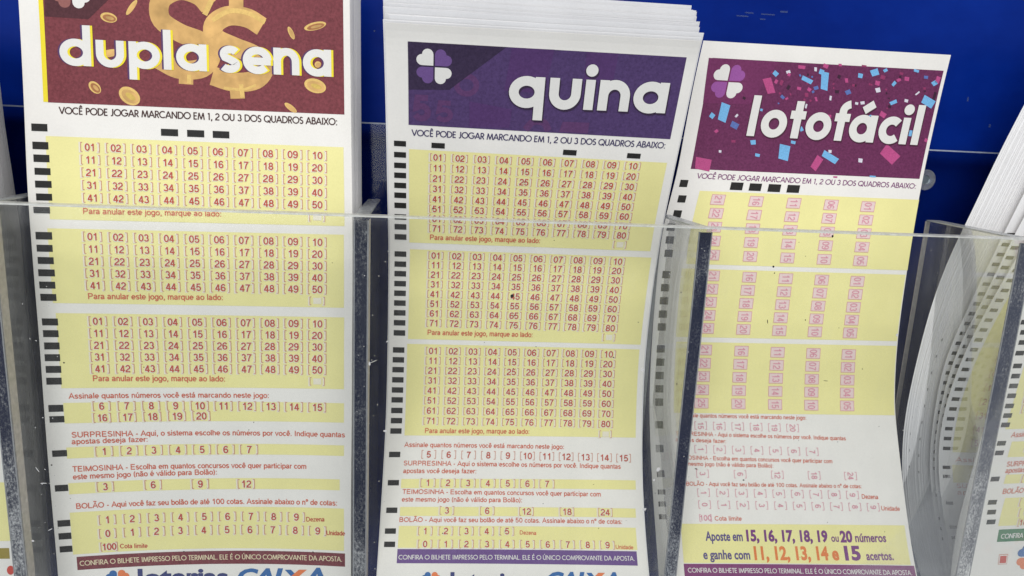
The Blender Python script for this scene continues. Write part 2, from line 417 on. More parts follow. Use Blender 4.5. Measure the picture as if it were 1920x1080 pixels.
G['S'] = (.60, [arc(.30, .73, .19, .21, 35, 240, 9) + arc(.29, .28, .22, .22, 65, -150, 9)])
G['T'] = (.58, [[(.03, .94), (.55, .94)], [(.29, 0), (.29, .94)]])
G['U'] = (.78, [[(.12, 1), (.12, .34)] + arc(.39, .34, .27, .28, 180, 360, 10) + [(.66, 1)]])
G['Ú'] = (.78, G['U'][1] + [[(.36, 1.1), (.5, 1.28)]])
G['V'] = (.80, [[(.03, 1), (.40, .03)], [(.40, .03), (.77, 1)]])
G['X'] = (.74, [[(.04, 1), (.70, 0)], [(.04, 0), (.70, 1)]])

def ribbon(poly, w):
    closed = isinstance(poly, tuple)
    p = np.array(poly[1] if closed else poly, float)
    if not closed:
        keep = [0] + [i for i in range(1, len(p)) if np.linalg.norm(p[i] - p[i - 1]) > 1e-6]; p = p[keep]
    n = len(p)
    e = np.roll(p, -1, 0) - p; e /= np.maximum(np.linalg.norm(e, axis=1, keepdims=True), 1e-9)
    if closed: t = e + np.roll(e, 1, 0)
    else:
        t = e.copy(); t[1:-1] = e[1:-1] + e[:-2]; t[-1] = e[-2]
    t /= np.maximum(np.linalg.norm(t, axis=1, keepdims=True), 1e-9)
    nr = np.stack([-t[:, 1], t[:, 0]], 1)
    sc = np.ones(n)
    for i in range(n):                       # mitre
        if closed or 0 < i < n - 1:
            e = p[(i + 1) % n] - p[i]; e /= max(np.linalg.norm(e), 1e-9)
            c = abs(np.dot(nr[i], np.array([-e[1], e[0]]))); sc[i] = 1 / max(c, 0.55)
    a = p + nr * (w / 2) * sc[:, None]; b = p - nr * (w / 2) * sc[:, None]
    v = np.concatenate([a, b])
    m = n if closed else n - 1
    return v, [(i, (i + 1) % n, n + (i + 1) % n, n + i) for i in range(m)]

# ------------------------------------------------------------------ a curved slip of paper and its print
class Slip:
    def __init__(self, Lpx, Rpx=None, W=80.0, Y=None, bulge=None, NR=90, dx=0.0, tilt=0.0, edges=None):
        """Lpx, Rpx: tables of edge points; Y: depth table or None (then found from the known width W)"""
        if edges is not None:
            self.L, self.R = edges; NR = len(self.L)
            self.W = W
        else:
            Lpx = np.array(Lpx, float)
            n = len(Lpx); t = np.linspace(0, n - 1, NR); k = np.arange(n)
            lx, ly = crom(k, Lpx[:, 0], t), crom(k, Lpx[:, 1], t)
            self.W = W
            if Rpx is not None:
                Rpx = np.array(Rpx, float)
                rx, ry = crom(k, Rpx[:, 0], t), crom(k, Rpx[:, 1], t)
            if Y is None:
                Y = np.zeros(NR)
                for i in range(NR):
                    lo, hi = -60.0, 120.0
                    for _ in range(40):
                        md = (lo + hi) / 2
                        d = np.linalg.norm(unproject(lx[i], ly[i], md) - unproject(rx[i], ry[i], md))
                        if d < W: lo = md
                        else: hi = md
                    Y[i] = lo
                for _ in range(60): Y[1:-1] = (Y[:-2] + 2 * Y[1:-1] + Y[2:]) / 4
                Y = np.clip(Y, 3.0, 43.5)
                for _ in range(20): Y[1:-1] = (Y[:-2] + 2 * Y[1:-1] + Y[2:]) / 4
            else:
                Y = np.interp(t, np.linspace(0, n - 1, len(Y)), Y)
                for _ in range(40): Y[1:-1] = (Y[:-2] + 2 * Y[1:-1] + Y[2:]) / 4
            self.Y = Y
            self.L = np.array([unproject(lx[i], ly[i], Y[i]) for i in range(NR)])
            if Rpx is not None: self.R = np.array([unproject(rx[i], ry[i], Y[i]) for i in range(NR)])
            else: self.R = self.L + np.array([W, 0, -W * tilt])
        self.NR = NR
        bl = np.zeros(NR) if bulge is None else np.interp(np.linspace(0, 1, NR), np.linspace(0, 1, len(bulge)), bulge)
        if edges is None:
            for E in (self.L, self.R):
                for _ in range(25): E[1:-1] = (E[:-2] + 2 * E[1:-1] + E[2:]) / 4
        self.bl = bl; self.M = (self.L + self.R) / 2; self.M[:, 1] += bl
        c = self.M
        self.v = np.concatenate([[0], np.cumsum(np.linalg.norm(np.diff(c, axis=0), axis=1))])
        self.H = self.v[-1]
        self.base = self.M[-1].copy()

    def S(self, u, v):
        u = np.asarray(u, float) / self.W; v = np.asarray(v, float)
        f = np.interp(v, self.v, np.arange(self.NR))
        f = f + np.minimum(v, 0) / (self.v[1] - self.v[0]) + np.maximum(v - self.H, 0) / (self.v[-1] - self.v[-2])
        i = np.clip(np.floor(f).astype(int), 0, self.NR - 2); s = (f - i)[..., None]
        L = self.L[i] * (1 - s) + self.L[i + 1] * s
        M = self.M[i] * (1 - s) + self.M[i + 1] * s
        R = self.R[i] * (1 - s) + self.R[i + 1] * s
        u = u[..., None]
        return L * (2*(u-.5)*(u-1)) + M * (-4*u*(u-1)) + R * (2*u*(u-.5))

    def N(self, u, v):
        e = 0.6
        du = self.S(u + e, v) - self.S(u - e, v); dv = self.S(u, v + 1.5) - self.S(u, v - 1.5)
        n = np.cross(dv, du); n /= np.linalg.norm(n, axis=-1, keepdims=True)
        s = np.where(n[..., 1:2] > 0, -1.0, 1.0)
        return n * s

    def inv(self, px, py):
        u, v = self.W / 2, self.H / 2
        for _ in range(14):
            q = project(self.S(np.array([u, u + .5, u]), np.array([v, v, v + .5])))
            J = np.stack([(q[1] - q[0]) * 2, (q[2] - q[0]) * 2], 1)
            d = np.linalg.solve(J, np.array([px, py]) - q[0])
            d = np.clip(d, -30, 30)
            u += d[0]; v += d[1]
            if abs(d).max() < 1e-4: break
        return np.array([u, v])

    def scale(self, px, py):
        a = self.inv(px, py); b = self.inv(px + 10, py); c = self.inv(px, py + 10)
        return abs(b[0] - a[0]) / 10, abs(c[1] - a[1]) / 10

    def mesh(self, off=(0, 0, 0), NU=10, thick=0.10, rows=None):
        rows = rows or self.NR
        uu = np.linspace(0, self.W, NU + 1); vv = np.linspace(0, self.H, rows)
        U, V = np.meshgrid(uu, vv)
        P = self.S(U, V); Nn = self.N(U, V)
        F = P.reshape(-1, 3); B = (P - Nn * thick).reshape(-1, 3)
        n = len(F); w = NU + 1
        faces = []
        for i in range(rows - 1):
            for j in range(NU):
                a = i * w + j
                faces.append((a, a + w, a + w + 1, a + 1)); faces.append((n + a, n + a + 1, n + a + w + 1, n + a + w))
        for i in range(rows - 1):
            a = i * w; faces.append((a, n + a, n + a + w, a + w))
            a = i * w + NU; faces.append((a, a + w, n + a + w, n + a))
        for j in range(NU):
            faces.append((j, j + 1, n + j + 1, n + j)); a = (rows - 1) * w + j
            faces.append((a, n + a, n + a + 1, a + 1))
        return np.concatenate([F, B]) + np.array(off), faces

class Print:
    """collects flat shapes in the slip's own millimetres (u right, v down) and lays them on its surface"""
    def __init__(self, slip, h): self.s = slip; self.h = h * 1.4; self.v = []; self.z = []; self.f = []; self.m = []
    mi = 0
    def add(self, verts, faces, dz=0.0):
        b = len(self.v)
        for p in verts: self.v.append((p[0], p[1])); self.z.append(dz)
        for f in faces: self.f.append([b + i for i in f]); self.m.append(self.mi)
    def rect(self, u0, v0, u1, v1, dz=0.0, step=2.0):
        gu = np.linspace(0, self.s.W, 11)                # break the sheet where the paper mesh itself bends
        us = [u0] + [g for g in gu if u0 + .01 < g < u1 - .01] + [u1]
        vv = [v0] + [g for g in self.s.v if v0 + .01 < g < v1 - .01] + [v1]
        nu, nv, w = len(us) - 1, len(vv) - 1, len(us)
        vs = [(a, b) for b in vv for a in us]
        self.add(vs, [(j*w+i, j*w+i+1, (j+1)*w+i+1, (j+1)*w+i) for j in range(nv) for i in range(nu)], dz)
    def rect_px(self, x0, y0, x1, y1, dz=0.0):
        xc, yc = (x0 + x1) / 2, (y0 + y1) / 2
        c = self.s.inv(xc, yc); su, sv = self.s.scale(xc, yc)
        hu, hv = (x1 - x0) / 2 * su, (y1 - y0) / 2 * sv
        self.rect(c[0] - hu, c[1] - hv, c[0] + hu, c[1] + hv, dz)
    def panel_px(self, xl, yt, yb, xr, yr=None):
        a = self.s.inv(xl, yt); b = self.s.inv(xl, yb)
        c = self.s.inv(xl, (yt + yb) / 2); d = self.s.inv(xr, yr if yr is not None else (yt + yb) / 2 + 8)
        self.rect(c[0], a[1], d[0], b[1])
        return c[0], a[1], d[0], b[1]
    def poly_px(self, pts, dz=0.0):
        """convex or star shaped polygon given by its corners, fanned from its centre"""
        p = np.array([self.s.inv(*q) for q in pts]); c = p.mean(0)
        self.poly(p, c, dz)
    def poly(self, p, c, dz=0.0):
        p = np.asarray(p, float); c = np.asarray(c, float); q = []
        for i in range(len(p)):                      # short edges, so that the shape follows the bent paper
            e = p[(i + 1) % len(p)] - p[i]; k = max(1, int(np.linalg.norm(e) / 2.5))
            q += [p[i] + e * j / k for j in range(k)]
        q = np.array(q); n = len(q)
        nr = max(1, int(np.linalg.norm(q - c, axis=1).max() / 2.5))
        vs = [c + (x - c) * (r + 1) / nr for r in range(nr) for x in q] + [c]
        fs = [(i, (i + 1) % n, nr * n) for i in range(n)]
        fs += [(r*n + i, r*n + (i+1) % n, (r+1)*n + (i+1) % n, (r+1)*n + i) for r in range(nr - 1) for i in range(n)]
        self.add(vs, fs, dz)
    def strokes(self, text, p0, p1, h, w, font=S, off=(0, 0), rot=None, gap=0.0):
        """text fitted between the baseline points p0 and p1 (mm), cap height h (mm)"""
        p0 = np.array(p0, float); p1 = np.array(p1, float)
        tot = sum(font[c][0] + gap for c in text) - gap
        d = p1 - p0; L = np.linalg.norm(d); d /= L; up = np.array([d[1], -d[0]]); sx = L / tot
        x = 0.0; k = 0
        for ch in text:
            adv, st = font[ch]
            for j, poly in enumerate(st):
                if isinstance(poly, tuple) and poly[0] == 'd':
                    pts = np.array([(poly[1] + poly[3] * math.cos(a), poly[2] + poly[3] * math.sin(a)) for a in np.linspace(0, 2 * math.pi, 25)[:-1]])
                    pts = np.stack([(pts[:, 0] + x) * sx, pts[:, 1] * h], 1)
                    self.poly(p0 + pts[:, :1] * d + pts[:, 1:] * up + np.array(off), p0 + (poly[1] + x) * sx * d + poly[2] * h * up + np.array(off)); continue
                cl = isinstance(poly, tuple)
                q = np.array(poly[1] if cl else poly, float)
                q = np.stack([(q[:, 0] + x) * sx, q[:, 1] * h], 1)
                ww = w * h
                if not cl:
                    qq = [q[0]]
                    for i in range(1, len(q)):
                        kk = max(1, int(np.linalg.norm(q[i] - q[i-1]) / 1.3))
                        qq += [q[i-1] + (q[i] - q[i-1]) * t_ / kk for t_ in range(1, kk + 1)]
                    q = np.array(qq)
                v, f = ribbon(('o', q) if cl else q, ww)
                uv = p0 + v[:, :1] * d + v[:, 1:] * up + np.array(off)
                self.add(uv, f, 0.004 * j)
            x += adv + gap
    def text_px(self, text, a, b, hpx, w=0.135, font=S, off=(0, 0), gap=0.0):
        p0, p1 = self.s.inv(*a), self.s.inv(*b)
        sv = self.s.scale((a[0] + b[0]) / 2, (a[1] + b[1]) / 2)[1]
        self.strokes(text, p0, p1, hpx * sv, w, font, off, gap=gap)
    def path_px(self, pts, wpx, closed=False, dz=0.0):
        p = [self.s.inv(*q) for q in pts]
        su = self.s.scale(*pts[0])[0]
        # smooth
        k = np.arange(len(p)); t = np.linspace(0, len(p) - 1, len(p) * 5)
        p = np.array(p)
        q = np.stack([crom(k, p[:, 0], t), crom(k, p[:, 1], t)], 1) if len(p) > 2 else p
        v, f = ribbon(q, wpx * su); self.add(v, f, dz)
    def ellipse_px(self, cx, cy, rx, ry, ang=0, dz=0.0, n=24):
        a = math.radians(ang)
        self.poly_px([(cx + rx*math.cos(t)*math.cos(a) - ry*math.sin(t)*math.sin(a), cy + rx*math.cos(t)*math.sin(a) + ry*math.sin(t)*math.cos(a)) for t in [2*math.pi*i/n for i in range(n)]], dz)
    def typeface(self, text, a, b, hpx, bold=0.0, shear=0.0, dz=0.0):
        """Blender's built-in typeface fitted between two baseline points"""
        cu = bpy.data.curves.new('lettering', 'FONT'); cu.body = text; cu.size = 1.0; cu.resolution_u = 3
        cu.offset = bold; cu.shear = shear
        ob = bpy.data.objects.new('lettering', cu); COL.objects.link(ob)
        dg = bpy.context.evaluated_depsgraph_get()
        me = bpy.data.meshes.new_from_object(ob.evaluated_get(dg))
        bmm = bmesh.new(); bmm.from_mesh(me)          # cut into bands, so that tall letters follow the bent paper
        for yc in np.arange(-.2, .8, .09):
            bmesh.ops.bisect_plane(bmm, geom=bmm.verts[:] + bmm.edges[:] + bmm.faces[:], plane_co=(0, yc, 0), plane_no=(0, 1, 0), dist=1e-6)
        bmm.to_mesh(me); bmm.free()
        V = np.array([v.co[:2] for v in me.vertices]); F = [list(p.vertices) for p in me.polygons]
        bpy.data.objects.remove(ob); bpy.data.curves.remove(cu); bpy.data.meshes.remove(me)
        x0, x1 = V[:, 0].min(), V[:, 0].max()
        p0, p1 = self.s.inv(*a), self.s.inv(*b)
        sv = self.s.scale((a[0] + b[0]) / 2, (a[1] + b[1]) / 2)[1]
        d = p1 - p0; L = np.linalg.norm(d); d /= L; up = np.array([d[1], -d[0]])
        hs = hpx * sv / 0.69
        uv = p0 + ((V[:, :1] - x0) / (x1 - x0) * L) * d + V[:, 1:] * hs * up
        self.add(uv, F, dz)
    def build(self, name, mat, parent, label=None):
        uv = np.array(self.v); z = np.array(self.z)
        P = self.s.S(uv[:, 0], uv[:, 1]) + self.s.N(uv[:, 0], uv[:, 1]) * (self.h + z)[:, None]
        # faces look at the viewer
        faces = []
        for f in self.f:
            a, b, c = P[f[0]], P[f[1]], P[f[2]]
            nn = np.cross(b - a, c - a)
            faces.append(f[::-1] if nn[1] > 0 else f)
        o = link_mesh(name, P, faces, mat, parent)
        if any(self.m): o.data.polygons.foreach_set('material_index', self.m)
        if label: o['label'] = label
        return o

def lerp(a, b, t): return (a[0] + (b[0] - a[0]) * t, a[1] + (b[1] - a[1]) * t)

class Cells:
    """the bracketed number fields: three prints kept together (halo, brackets, digits)"""
    def __init__(self, slip, halo=True):
        self.s = slip; self.halo = Print(slip, 0.075) if halo else None; self.br = Print(slip, 0.10); self.nu = Print(slip, 0.12)
    def cell(self, text, x, y, hpx, wpx, rot=False, boxed=False, bw=0.085, dw=0.16, bk=0.62):
        c = self.s.inv(x, y); su, sv = self.s.scale(x, y)
        h = hpx * sv; hw = wpx * su / 2
        jit = random.uniform(-.05, .05)
        if boxed:
            hh = hpx * sv / 2
            t = 0.16
            if self.halo: self.halo.rect(c[0]-hw, c[1]-hh, c[0]+hw, c[1]+hh, step=.5)
            for (a, b, e, g) in ((-hw, -hh, hw, -hh + t), (-hw, hh - t, hw, hh), (-hw, -hh + t, -hw + t, hh - t), (hw - t, -hh + t, hw, hh - t)):
                self.br.rect(c[0] + a, c[1] + b, c[0] + e, c[1] + g)
            dh = hw * 1.05; L = hh * 1.55
            self.nu.strokes(text, (c[0] - dh / 2, c[1] - L / 2), (c[0] - dh / 2, c[1] + L / 2), dh, dw)
            return
        bh = h * bk
        for s_ in (-1, 1):
            x0 = c[0] + s_ * hw
            tip = .24 * hpx * su
            pts = [(x0 - s_ * tip, c[1] - bh), (x0, c[1] - bh), (x0, c[1] + bh * 1.0), (x0 - s_ * tip, c[1] + bh * 1.0)]
            v, f = ribbon(pts, bw * h); self.br.add(v, f)
            if self.halo:
                v, f = ribbon([(p[0] + s_ * -.0 - .26, p[1] + .10) for p in pts], 0.24 * h); self.halo.add(v, f)
        if not text.strip():
            if self.halo: self.halo.rect(c[0] - hw * .55, c[1] - bh * .8, c[0] + hw * .55, c[1] + bh * .8, 0.004)
            return
        text = text.strip()
        if rot:
            L = h * .62 * len(text); dh = hpx * su * 0.95
            self.nu.strokes(text, (c[0] - dh / 2, c[1] - L / 2), (c[0] - dh / 2, c[1] + L / 2), dh, dw); return
        L = hpx * su * (0.70 * len(text)) * 1.06
        a, b = (c[0] - L / 2, c[1] + h / 2), (c[0] + L / 2, c[1] + h / 2)
        self.nu.strokes(text, a, b, h, dw)
        if self.halo: self.halo.strokes(text, a, b, h, dw * 2.1, off=(-.13, .06))
    def grid(self, TL, TR, BL, BR, nc, nr, fmt, hpx, wpx, **k):
        a, b, c, d = [self.s.inv(*q) for q in (TL, TR, BL, BR)]
        for i in range(nr):
            for j in range(nc):
                s, t = j / (nc - 1), i / (nr - 1)
                uv = (a * (1 - s) + b * s) * (1 - t) + (c * (1 - s) + d * s) * t
                q = project(self.s.S(uv[0], uv[1]))
                self.cell(fmt(i, j), q[0], q[1], hpx, wpx, **k)
    def row(self, texts, A, B, hpx, wpx, **k):
        n = len(texts)
        a, b = self.s.inv(*A), self.s.inv(*B)
        for j, t in enumerate(texts):
            uv = a + (b - a) * (j / max(1, n - 1))
            q = project(self.s.S(uv[0], uv[1]))
            self.cell(t, q[0], q[1], hpx, wpx, **k)
    def build(self, parent, dmat=None, bmat=None, hmat=None):
        if self.halo and self.halo.f: self.halo.build('bare_field', hmat or HALO, parent)
        self.br.build('field_brackets', bmat or PALERED, parent)
        if self.nu.f: self.nu.build('printed_numbers', dmat or RED, parent)

def clover(slip, cx, cy, half, mats, parent, h, name='clover_emblem', rot=0.0):
    """four heart leaves; mats: top-left, top-right, bottom-left, bottom-right; one mesh per pair of colours"""
    c = slip.inv(cx, cy); su, _ = slip.scale(cx, cy)
    s = half * su / 1.56; g = 0.07 * s
    groups = {}
    for (sx, sy), mt in zip(((-1, -1), (1, -1), (-1, 1), (1, 1)), mats):
        pts = [(0, 0), (1, 0)] + arc(1.0, .5, .5, .5, -90, 90, 8)[1:] + arc(.5, 1.0, .5, .5, 0, 180, 8)[1:]
        p = np.array([(c[0] + sx * (g + x * s), c[1] + sy * (g + y * s)) for x, y in pts])
        ctr = np.array([c[0] + sx * (g + .5 * s), c[1] + sy * (g + .5 * s)])
        groups.setdefault(mt.name, (mt, Print(slip, h)))[1].poly(p, ctr)
    objs = []
    for mt, pr in groups.values():
        objs.append(pr.build(name if not objs else 'clover_leaves', mt, parent))
    return objs

# ================================================================== the blue board and the holder
def Xat(px, py, Y): return unproject(px, py, Y)[0]
ZRIM = unproject(690, 402, 0)[2]
ZBOT = unproject(960, 1080, 0)[2] - 30
ZSEAM = unproject(960, 245, 47)[2]
YB = 46.0
v, f = box(-330, 330, 52.0, 70, ZBOT - 60, 240)
o = link_mesh('display_board', v, f, BLUE, origin=np.array([0, 61, ZBOT - 60]))
tag(o, 'glossy dark blue painted board behind the clear slip holder', 'board')
bv = o.modifiers.new('bevel', 'BEVEL'); bv.width = 0.001; bv.segments = 2

mt, nt, b = nmat('pale_scuff'); b.inputs['Base Color'].default_value = (0.10, 0.15, 0.32, 1); b.inputs['Alpha'].default_value = 0.22
for (px, py, w_, h_) in ((1815, 186, 3, 8), (1856, 236, 4, 6), (1392, 30, 22, 2), (1405, 24, 16, 2), (1440, 27, 26, 2), (1470, 22, 14, 3), (1430, 36, 10, 2), (702, 58, 3, 3)):
    c_ = unproject(px, py, 51.9); a_, b2 = w_ * .085, h_ * .085
    v, f = box(c_[0] - a_, c_[0] + a_, 51.92, 51.99, c_[2] - b2, c_[2] + b2)
    link_mesh('scuff_mark', v, f, mt, o)
XL, XR = -300.0, 330.0
holder = thing('slip_holder', 'clear acrylic pocket holder with scratched upright dividers fixed to the blue board', 'holder', (0, 20, ZBOT - 4))
v, f = box(XL, XR, YB + .05, YB + 3.6, ZBOT, ZSEAM)
o = link_mesh('back_plate', v, f, ACR_BACK, holder)
v, f = box(XL, XR, YB - .1, YB + 3.7, ZSEAM + .02, ZSEAM + .45)
link_mesh('cut_edge', v, f, SEAM, o)
v, f = box(XL, XR, -3.4, -0.05, ZBOT, ZRIM - 0.3)
fp = link_mesh('front_plate', v, f, ACR_FRONT, holder)
v, f = box(XL, XR, -3.4, -0.05, ZRIM - .28, ZRIM + .12)
link_mesh('cut_edge', v, f, RIM, fp)
v, f = box(XL, XR, -3.4, YB + 3.6, ZBOT - 4, ZBOT - .02)
link_mesh('base_plate', v, f, ACR_SIDE, holder)

zt, zb = unproject(700, 420, 0)[2], unproject(700, 1080, 0)[2]
zz = lambda y: unproject(960, y, 0)[2]
FA = frost_mat('crazed_glue', (0.006, 0.010, 0.030), (0.46, 0.47, 0.48), [(zz(1080), .17), (zz(980), .09), (zz(900), .02), (zz(720), .0), (zz(600), .02), (zz(500), .05), (zz(400), .10)], 1700)
FA2 = frost_mat('speckled_glue', (0.004, 0.008, 0.034), (0.50, 0.52, 0.55), [(zz(1080), .14), (zz(1000), .09), (zz(900), .0), (zz(650), -.05), (zz(520), -.02), (zz(490), .08), (zz(460), .06), (zz(440), -.04), (zz(400), -.04)], 2200)
FC = frost_mat('flecked_glue', (0.020, 0.027, 0.060), (0.70, 0.70, 0.70), [(zz(1080), .19), (zz(960), .17), (zz(860), .07), (zz(780), .0), (zz(650), .04), (zz(400), .05)], 2000)
FD = frost_mat('crackled_glue', (0.006, 0.010, 0.034), (0.55, 0.56, 0.57), [(zz(1080), .16), (zz(900), .11), (zz(760), .02), (zz(640), -.03), (zz(400), -.03)], 1500)
def slab(x0, x1, y0, y1, z0, z1, lean):
    """upright plate whose back end sits a little to one side"""
    v, f = box(x0, x1, y0, y1, z0, z1)
    return [(x + lean * y / 40.0, y, z) for x, y, z in v], f
def divider(px0, px1, py, edge, sheen, side=ACR_SIDE, name='divider', depth=40.0, ztop=ZRIM - 0.4, lean=0.0):
    x0, x1 = Xat(px0, py, 0), Xat(px1, py, 0)
    v, f = slab(x0, x1, 0.35, depth - .05, ZBOT, ztop - .35, lean)
    o = link_mesh(name, v, f, side, holder)
    v, f = box(x0, x1, 0.0, 0.3, ZBOT, ztop - 1.2)
    link_mesh('glued_edge', v, f, edge, o)
    for xa, xb in ((x0 - .03, x0 + .28), (x1 - .28, x1 + .03)):      # glint along the corners, put in as pale strips
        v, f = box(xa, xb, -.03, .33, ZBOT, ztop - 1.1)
        link_mesh('corner_glint', v, f, CORNER, o)
    v, f = slab(x0, x1, 0.0, depth - .05, ztop - .3, ztop + .1, lean)
    link_mesh('cut_edge', v, f, RIM_D, o)
    if sheen:
        v, f = slab(x1 + .02, x1 + .1, .4, sheen, ZBOT, ztop - 1.2, lean)
        link_mesh('sheen_strip', v, f, PALESHEEN, o)  # added strip carrying the painted side reflection
    if px0 > 900:
        v, f = slab(x0 - .08, x0 + 1.4, depth - .04, depth + .3, ZBOT, ztop - .4, lean)
        link_mesh('back_edge', v, f, GREYBACK if px0 > 1500 else RIM_D, o)
    return o, x0, x1
dA = divider(663, 690, 560, FA, 5.0)
dB = divider(1303, 1328, 512, FA2, 0, ACR_VEIL, depth=27.0, lean=-4.4)
dC = divider(1806, 1832, 1010, FC, 0, ACR_MILD)
d0 = divider(18, 43, 1000, FD, 3.5, ACR_VEIL)

# ================================================================== slip with the maroon coin header
def slip_root(s, label, group='betting slips standing in the holder'):
    b = s.base
    return thing('betting_slip', label, 'betting slip', b, group)

GROUP = 'front betting slips in the holder pockets'
sd = Slip([(28,-90),(35,0),(45,190),(50,330),(57,430),(67,560),(73,627),(80,727),(88,840),(96,930),(106,1044),(113,1130)],
          [(655,-62),(656,27),(658,216),(660,350),(661,442),(661,571),(660,633),(660,729),(659,835),(658,920),(658,1036),(658,1120)],
          80.0, bulge=[0, 0, 0, 0, 0, .2, .45, 1.1, 2.0, 2.2, 2.6, 2.8])
root = slip_root(sd, 'white and yellow betting slip with maroon header of gold coins and dollar signs', GROUP)
v, f = sd.mesh(); link_mesh('paper_sheet', v, f, PAPER, root, smooth=False)

bn = Print(sd, 0.03)
a, b_, c, d = [sd.inv(*q) for q in ((86, 120), (90, 192), (645, 150), (645, 215))]
U0, U1, V1 = b_[0], c[0], b_[1]; V0 = V1 - 40
bn.rect(U0, V0, U1, V1)
banner = bn.build('header_banner', MAROON, root)
p = Print(sd, 0.05); p.rect(U0 - 1.05, V0, U0 + .05, V1 - 0.1); p.build('yellow_fringe', YEDGE, banner)
p = Print(sd, 0.05); p.poly_px([(82, -60), (225, -60), (205, -2), (166, 36), (84, 31)]); p.build('corner_block', MAROON_D, banner)
clover(sd, 133, -20, 36, (TITLEW, MAUVE_BROWN, MAUVE_BROWN, TITLEW), banner, 0.07)
# dollar signs
p = Print(sd, 0.05)
p.path_px([(392, 12), (372, -8), (335, -18), (302, 0), (302, 36), (338, 62), (378, 78), (396, 103), (378, 128), (335, 130), (298, 112)], 36)
p.path_px([(349, 132), (349, 158)], 27, dz=.004)
p.build('dollar_sign', GOLD, banner)
p = Print(sd, 0.062)
p.path_px([(491, 50), (464, 34), (428, 30), (402, 46), (404, 70), (440, 88), (478, 104), (495, 128), (478, 150), (438, 154), (398, 142)], 36)
p.path_px([(443, 150), (446, 185)], 27, dz=.004); p.path_px([(443, -12), (443, 20)], 27, dz=.004)
p.build('dollar_sign', GOLD, banner)
p = Print(sd, 0.072)
p.path_px([(497, 42), (466, 25), (430, 21), (398, 38)], 9); p.path_px([(384, 28), (397, 0)], 10, dz=.004)
p.path_px([(452, 158), (455, 183)], 8); p.path_px([(355, 140), (355, 157)], 8); p.path_px([(420, 165), (455, 168), (480, 160)], 5)
p.build('light_gilding', GOLD_L, banner)
coins = [(204,33,16,9,15),(247,14,17,5,-55),(178,164,14,9,45),(243,180,22,15,35),(546,62,13,4.5,65),(591,49,21,7.5,-13),(591,161,21,13,18),(545,202,14,5,38),(205,100,22,7,-10),(596,121,6,6,0)]
for (cx, cy, rx, ry, an) in coins:
    p = Print(sd, 0.05)
    p.ellipse_px(cx, cy, rx, ry, an); p.mi = 1; p.ellipse_px(cx + 1, cy + 1, rx * .8, ry * .7, an, .01); p.mi = 2; p.ellipse_px(cx + 2, cy + 1, rx * .5, ry * .33, an, .02)
    p.build('gold_coin', (GOLD_L, GOLD, OCHRE) if rx > 15 and ry > 10 else (GOLD_L, GOLD_D if ry > 7 else GOLD, GOLD), banner)
def title(slip, txt, A, B, xh, w, layers, parent, gap=0.0, name='title_lettering', font=T):
    for k, (mt, off) in enumerate(layers):
        p = Print(slip, 0.085 + 0.02 * k)
        p.text_px(txt, A, B, xh, w, font, off, gap)
        p.build(name if k == len(layers) - 1 else ('lettering_shadow' if k == 0 else 'lettering_fringe'), mt, parent)
for (txt, A, B) in (('dupla', (113, 122), (397, 134.5)), ('sena', (412, 135.5), (629, 144.5))):
    title(sd, txt, A, B, 49.5, .285, ((VEDGE, (-.5, -.05)), (YEDGE, (.5, .03)), (TITLEW, (-.05, 0))), banner)

p = Print(sd, 0.05); p.text_px('VOCÊ PODE JOGAR MARCANDO EM 1, 2 OU 3 DOS QUADROS ABAIXO:', (111, 213.5), (633, 235), 13.2, .16, G); p.build('instruction_line', BROWN, root)
tm = Print(sd, 0.05)
for q in ((302,242,334,255),(351,244,383,257),(399,246,430,259)): tm.rect_px(*q)
tm.build('column_marks', BLACK, root); tm = Print(sd, 0.05)
for (x0, x1, y0, y1) in ((59,89,232,246),(61,91,266,280),(63,93,290,304),(65,95,315,328),(66,97,339,352),(68,98,363,376),(63,94,388,400),(67,98,435,449),(69,99,459,472),(71,101,482,495),(72,103,505,518),(74,104,528,541),(76,106,551,564),(79,109,597,610),(81,110,619,632),(83,112,642,655),(84,113,664,677),(86,115,686,699),(87,116,708,721),(91,119,759,772),(93,121,780,792),(98,126,844,856),(103,128,909,921),(108,132,975,987),(110,134,999,1011),(112,136,1023.5,1035)):
    tm.rect_px(x0, y0, x1, y1)
tm.build('timing_marks', BLACK, root)
two = lambda n: '%02d' % n
PARA = 'Para anular este jogo, marque ao lado:'
def panel(slip, rectpx, grid, nc, nr, fmt, para, boxpos, hpx, wpx, parent, para_h, ymat=YELLOW, **k):
    p = Print(slip, 0.03); p.panel_px(*rectpx); po = p.build('number_panel', ymat, parent)
    c = Cells(slip); c.grid(*grid, nc, nr, fmt, hpx, wpx, **k)
    if boxpos: c.cell(' ', boxpos[0], boxpos[1], hpx * .85, wpx * .82)
    c.build(po)
    if para:
        t = Print(slip, 0.11); t.text_px(PARA, para[0], para[1], para_h, 0.15); t.build('cancel_line', ORANGERED, po)
    return po
ten = lambda i, j: two(i * 10 + j + 1)
panel(sd, (89, 255, 411, 645, 340), ((169,276),(595,291.5),(174.5,371),(595,384)), 10, 5, ten, ((155.5,401),(416,406)), (595,407.5), 13.6, 35, root, 11)
panel(sd, (94, 428, 568, 645, 505), ((174,443.5),(595,454),(179.5,535),(595,542.5)), 10, 5, ten, ((165,560.5),(419,562.5)), (595,564), 13.6, 34, root, 11)
panel(sd, (110, 587, 728, 645, 660), ((184,602),(595,607),(188.5,691),(595,693.5)), 10, 5, ten, ((174,714.5),(423,715)), (595,715), 13.4, 33, root, 10.8)
def band(slip, rectpx, parent, name='option_band', mat=YELLOW):
    p = Print(slip, 0.03); p.panel_px(*rectpx); return p.build(name, mat, parent)
def para_text(slip, items, h, parent, mat=ORANGERED, w=.15, name='printed_text'):
    for (t, a, b) in items:
        p = Print(slip, 0.06); p.text_px(t, a, b, h, w); p.build(name, mat, parent)
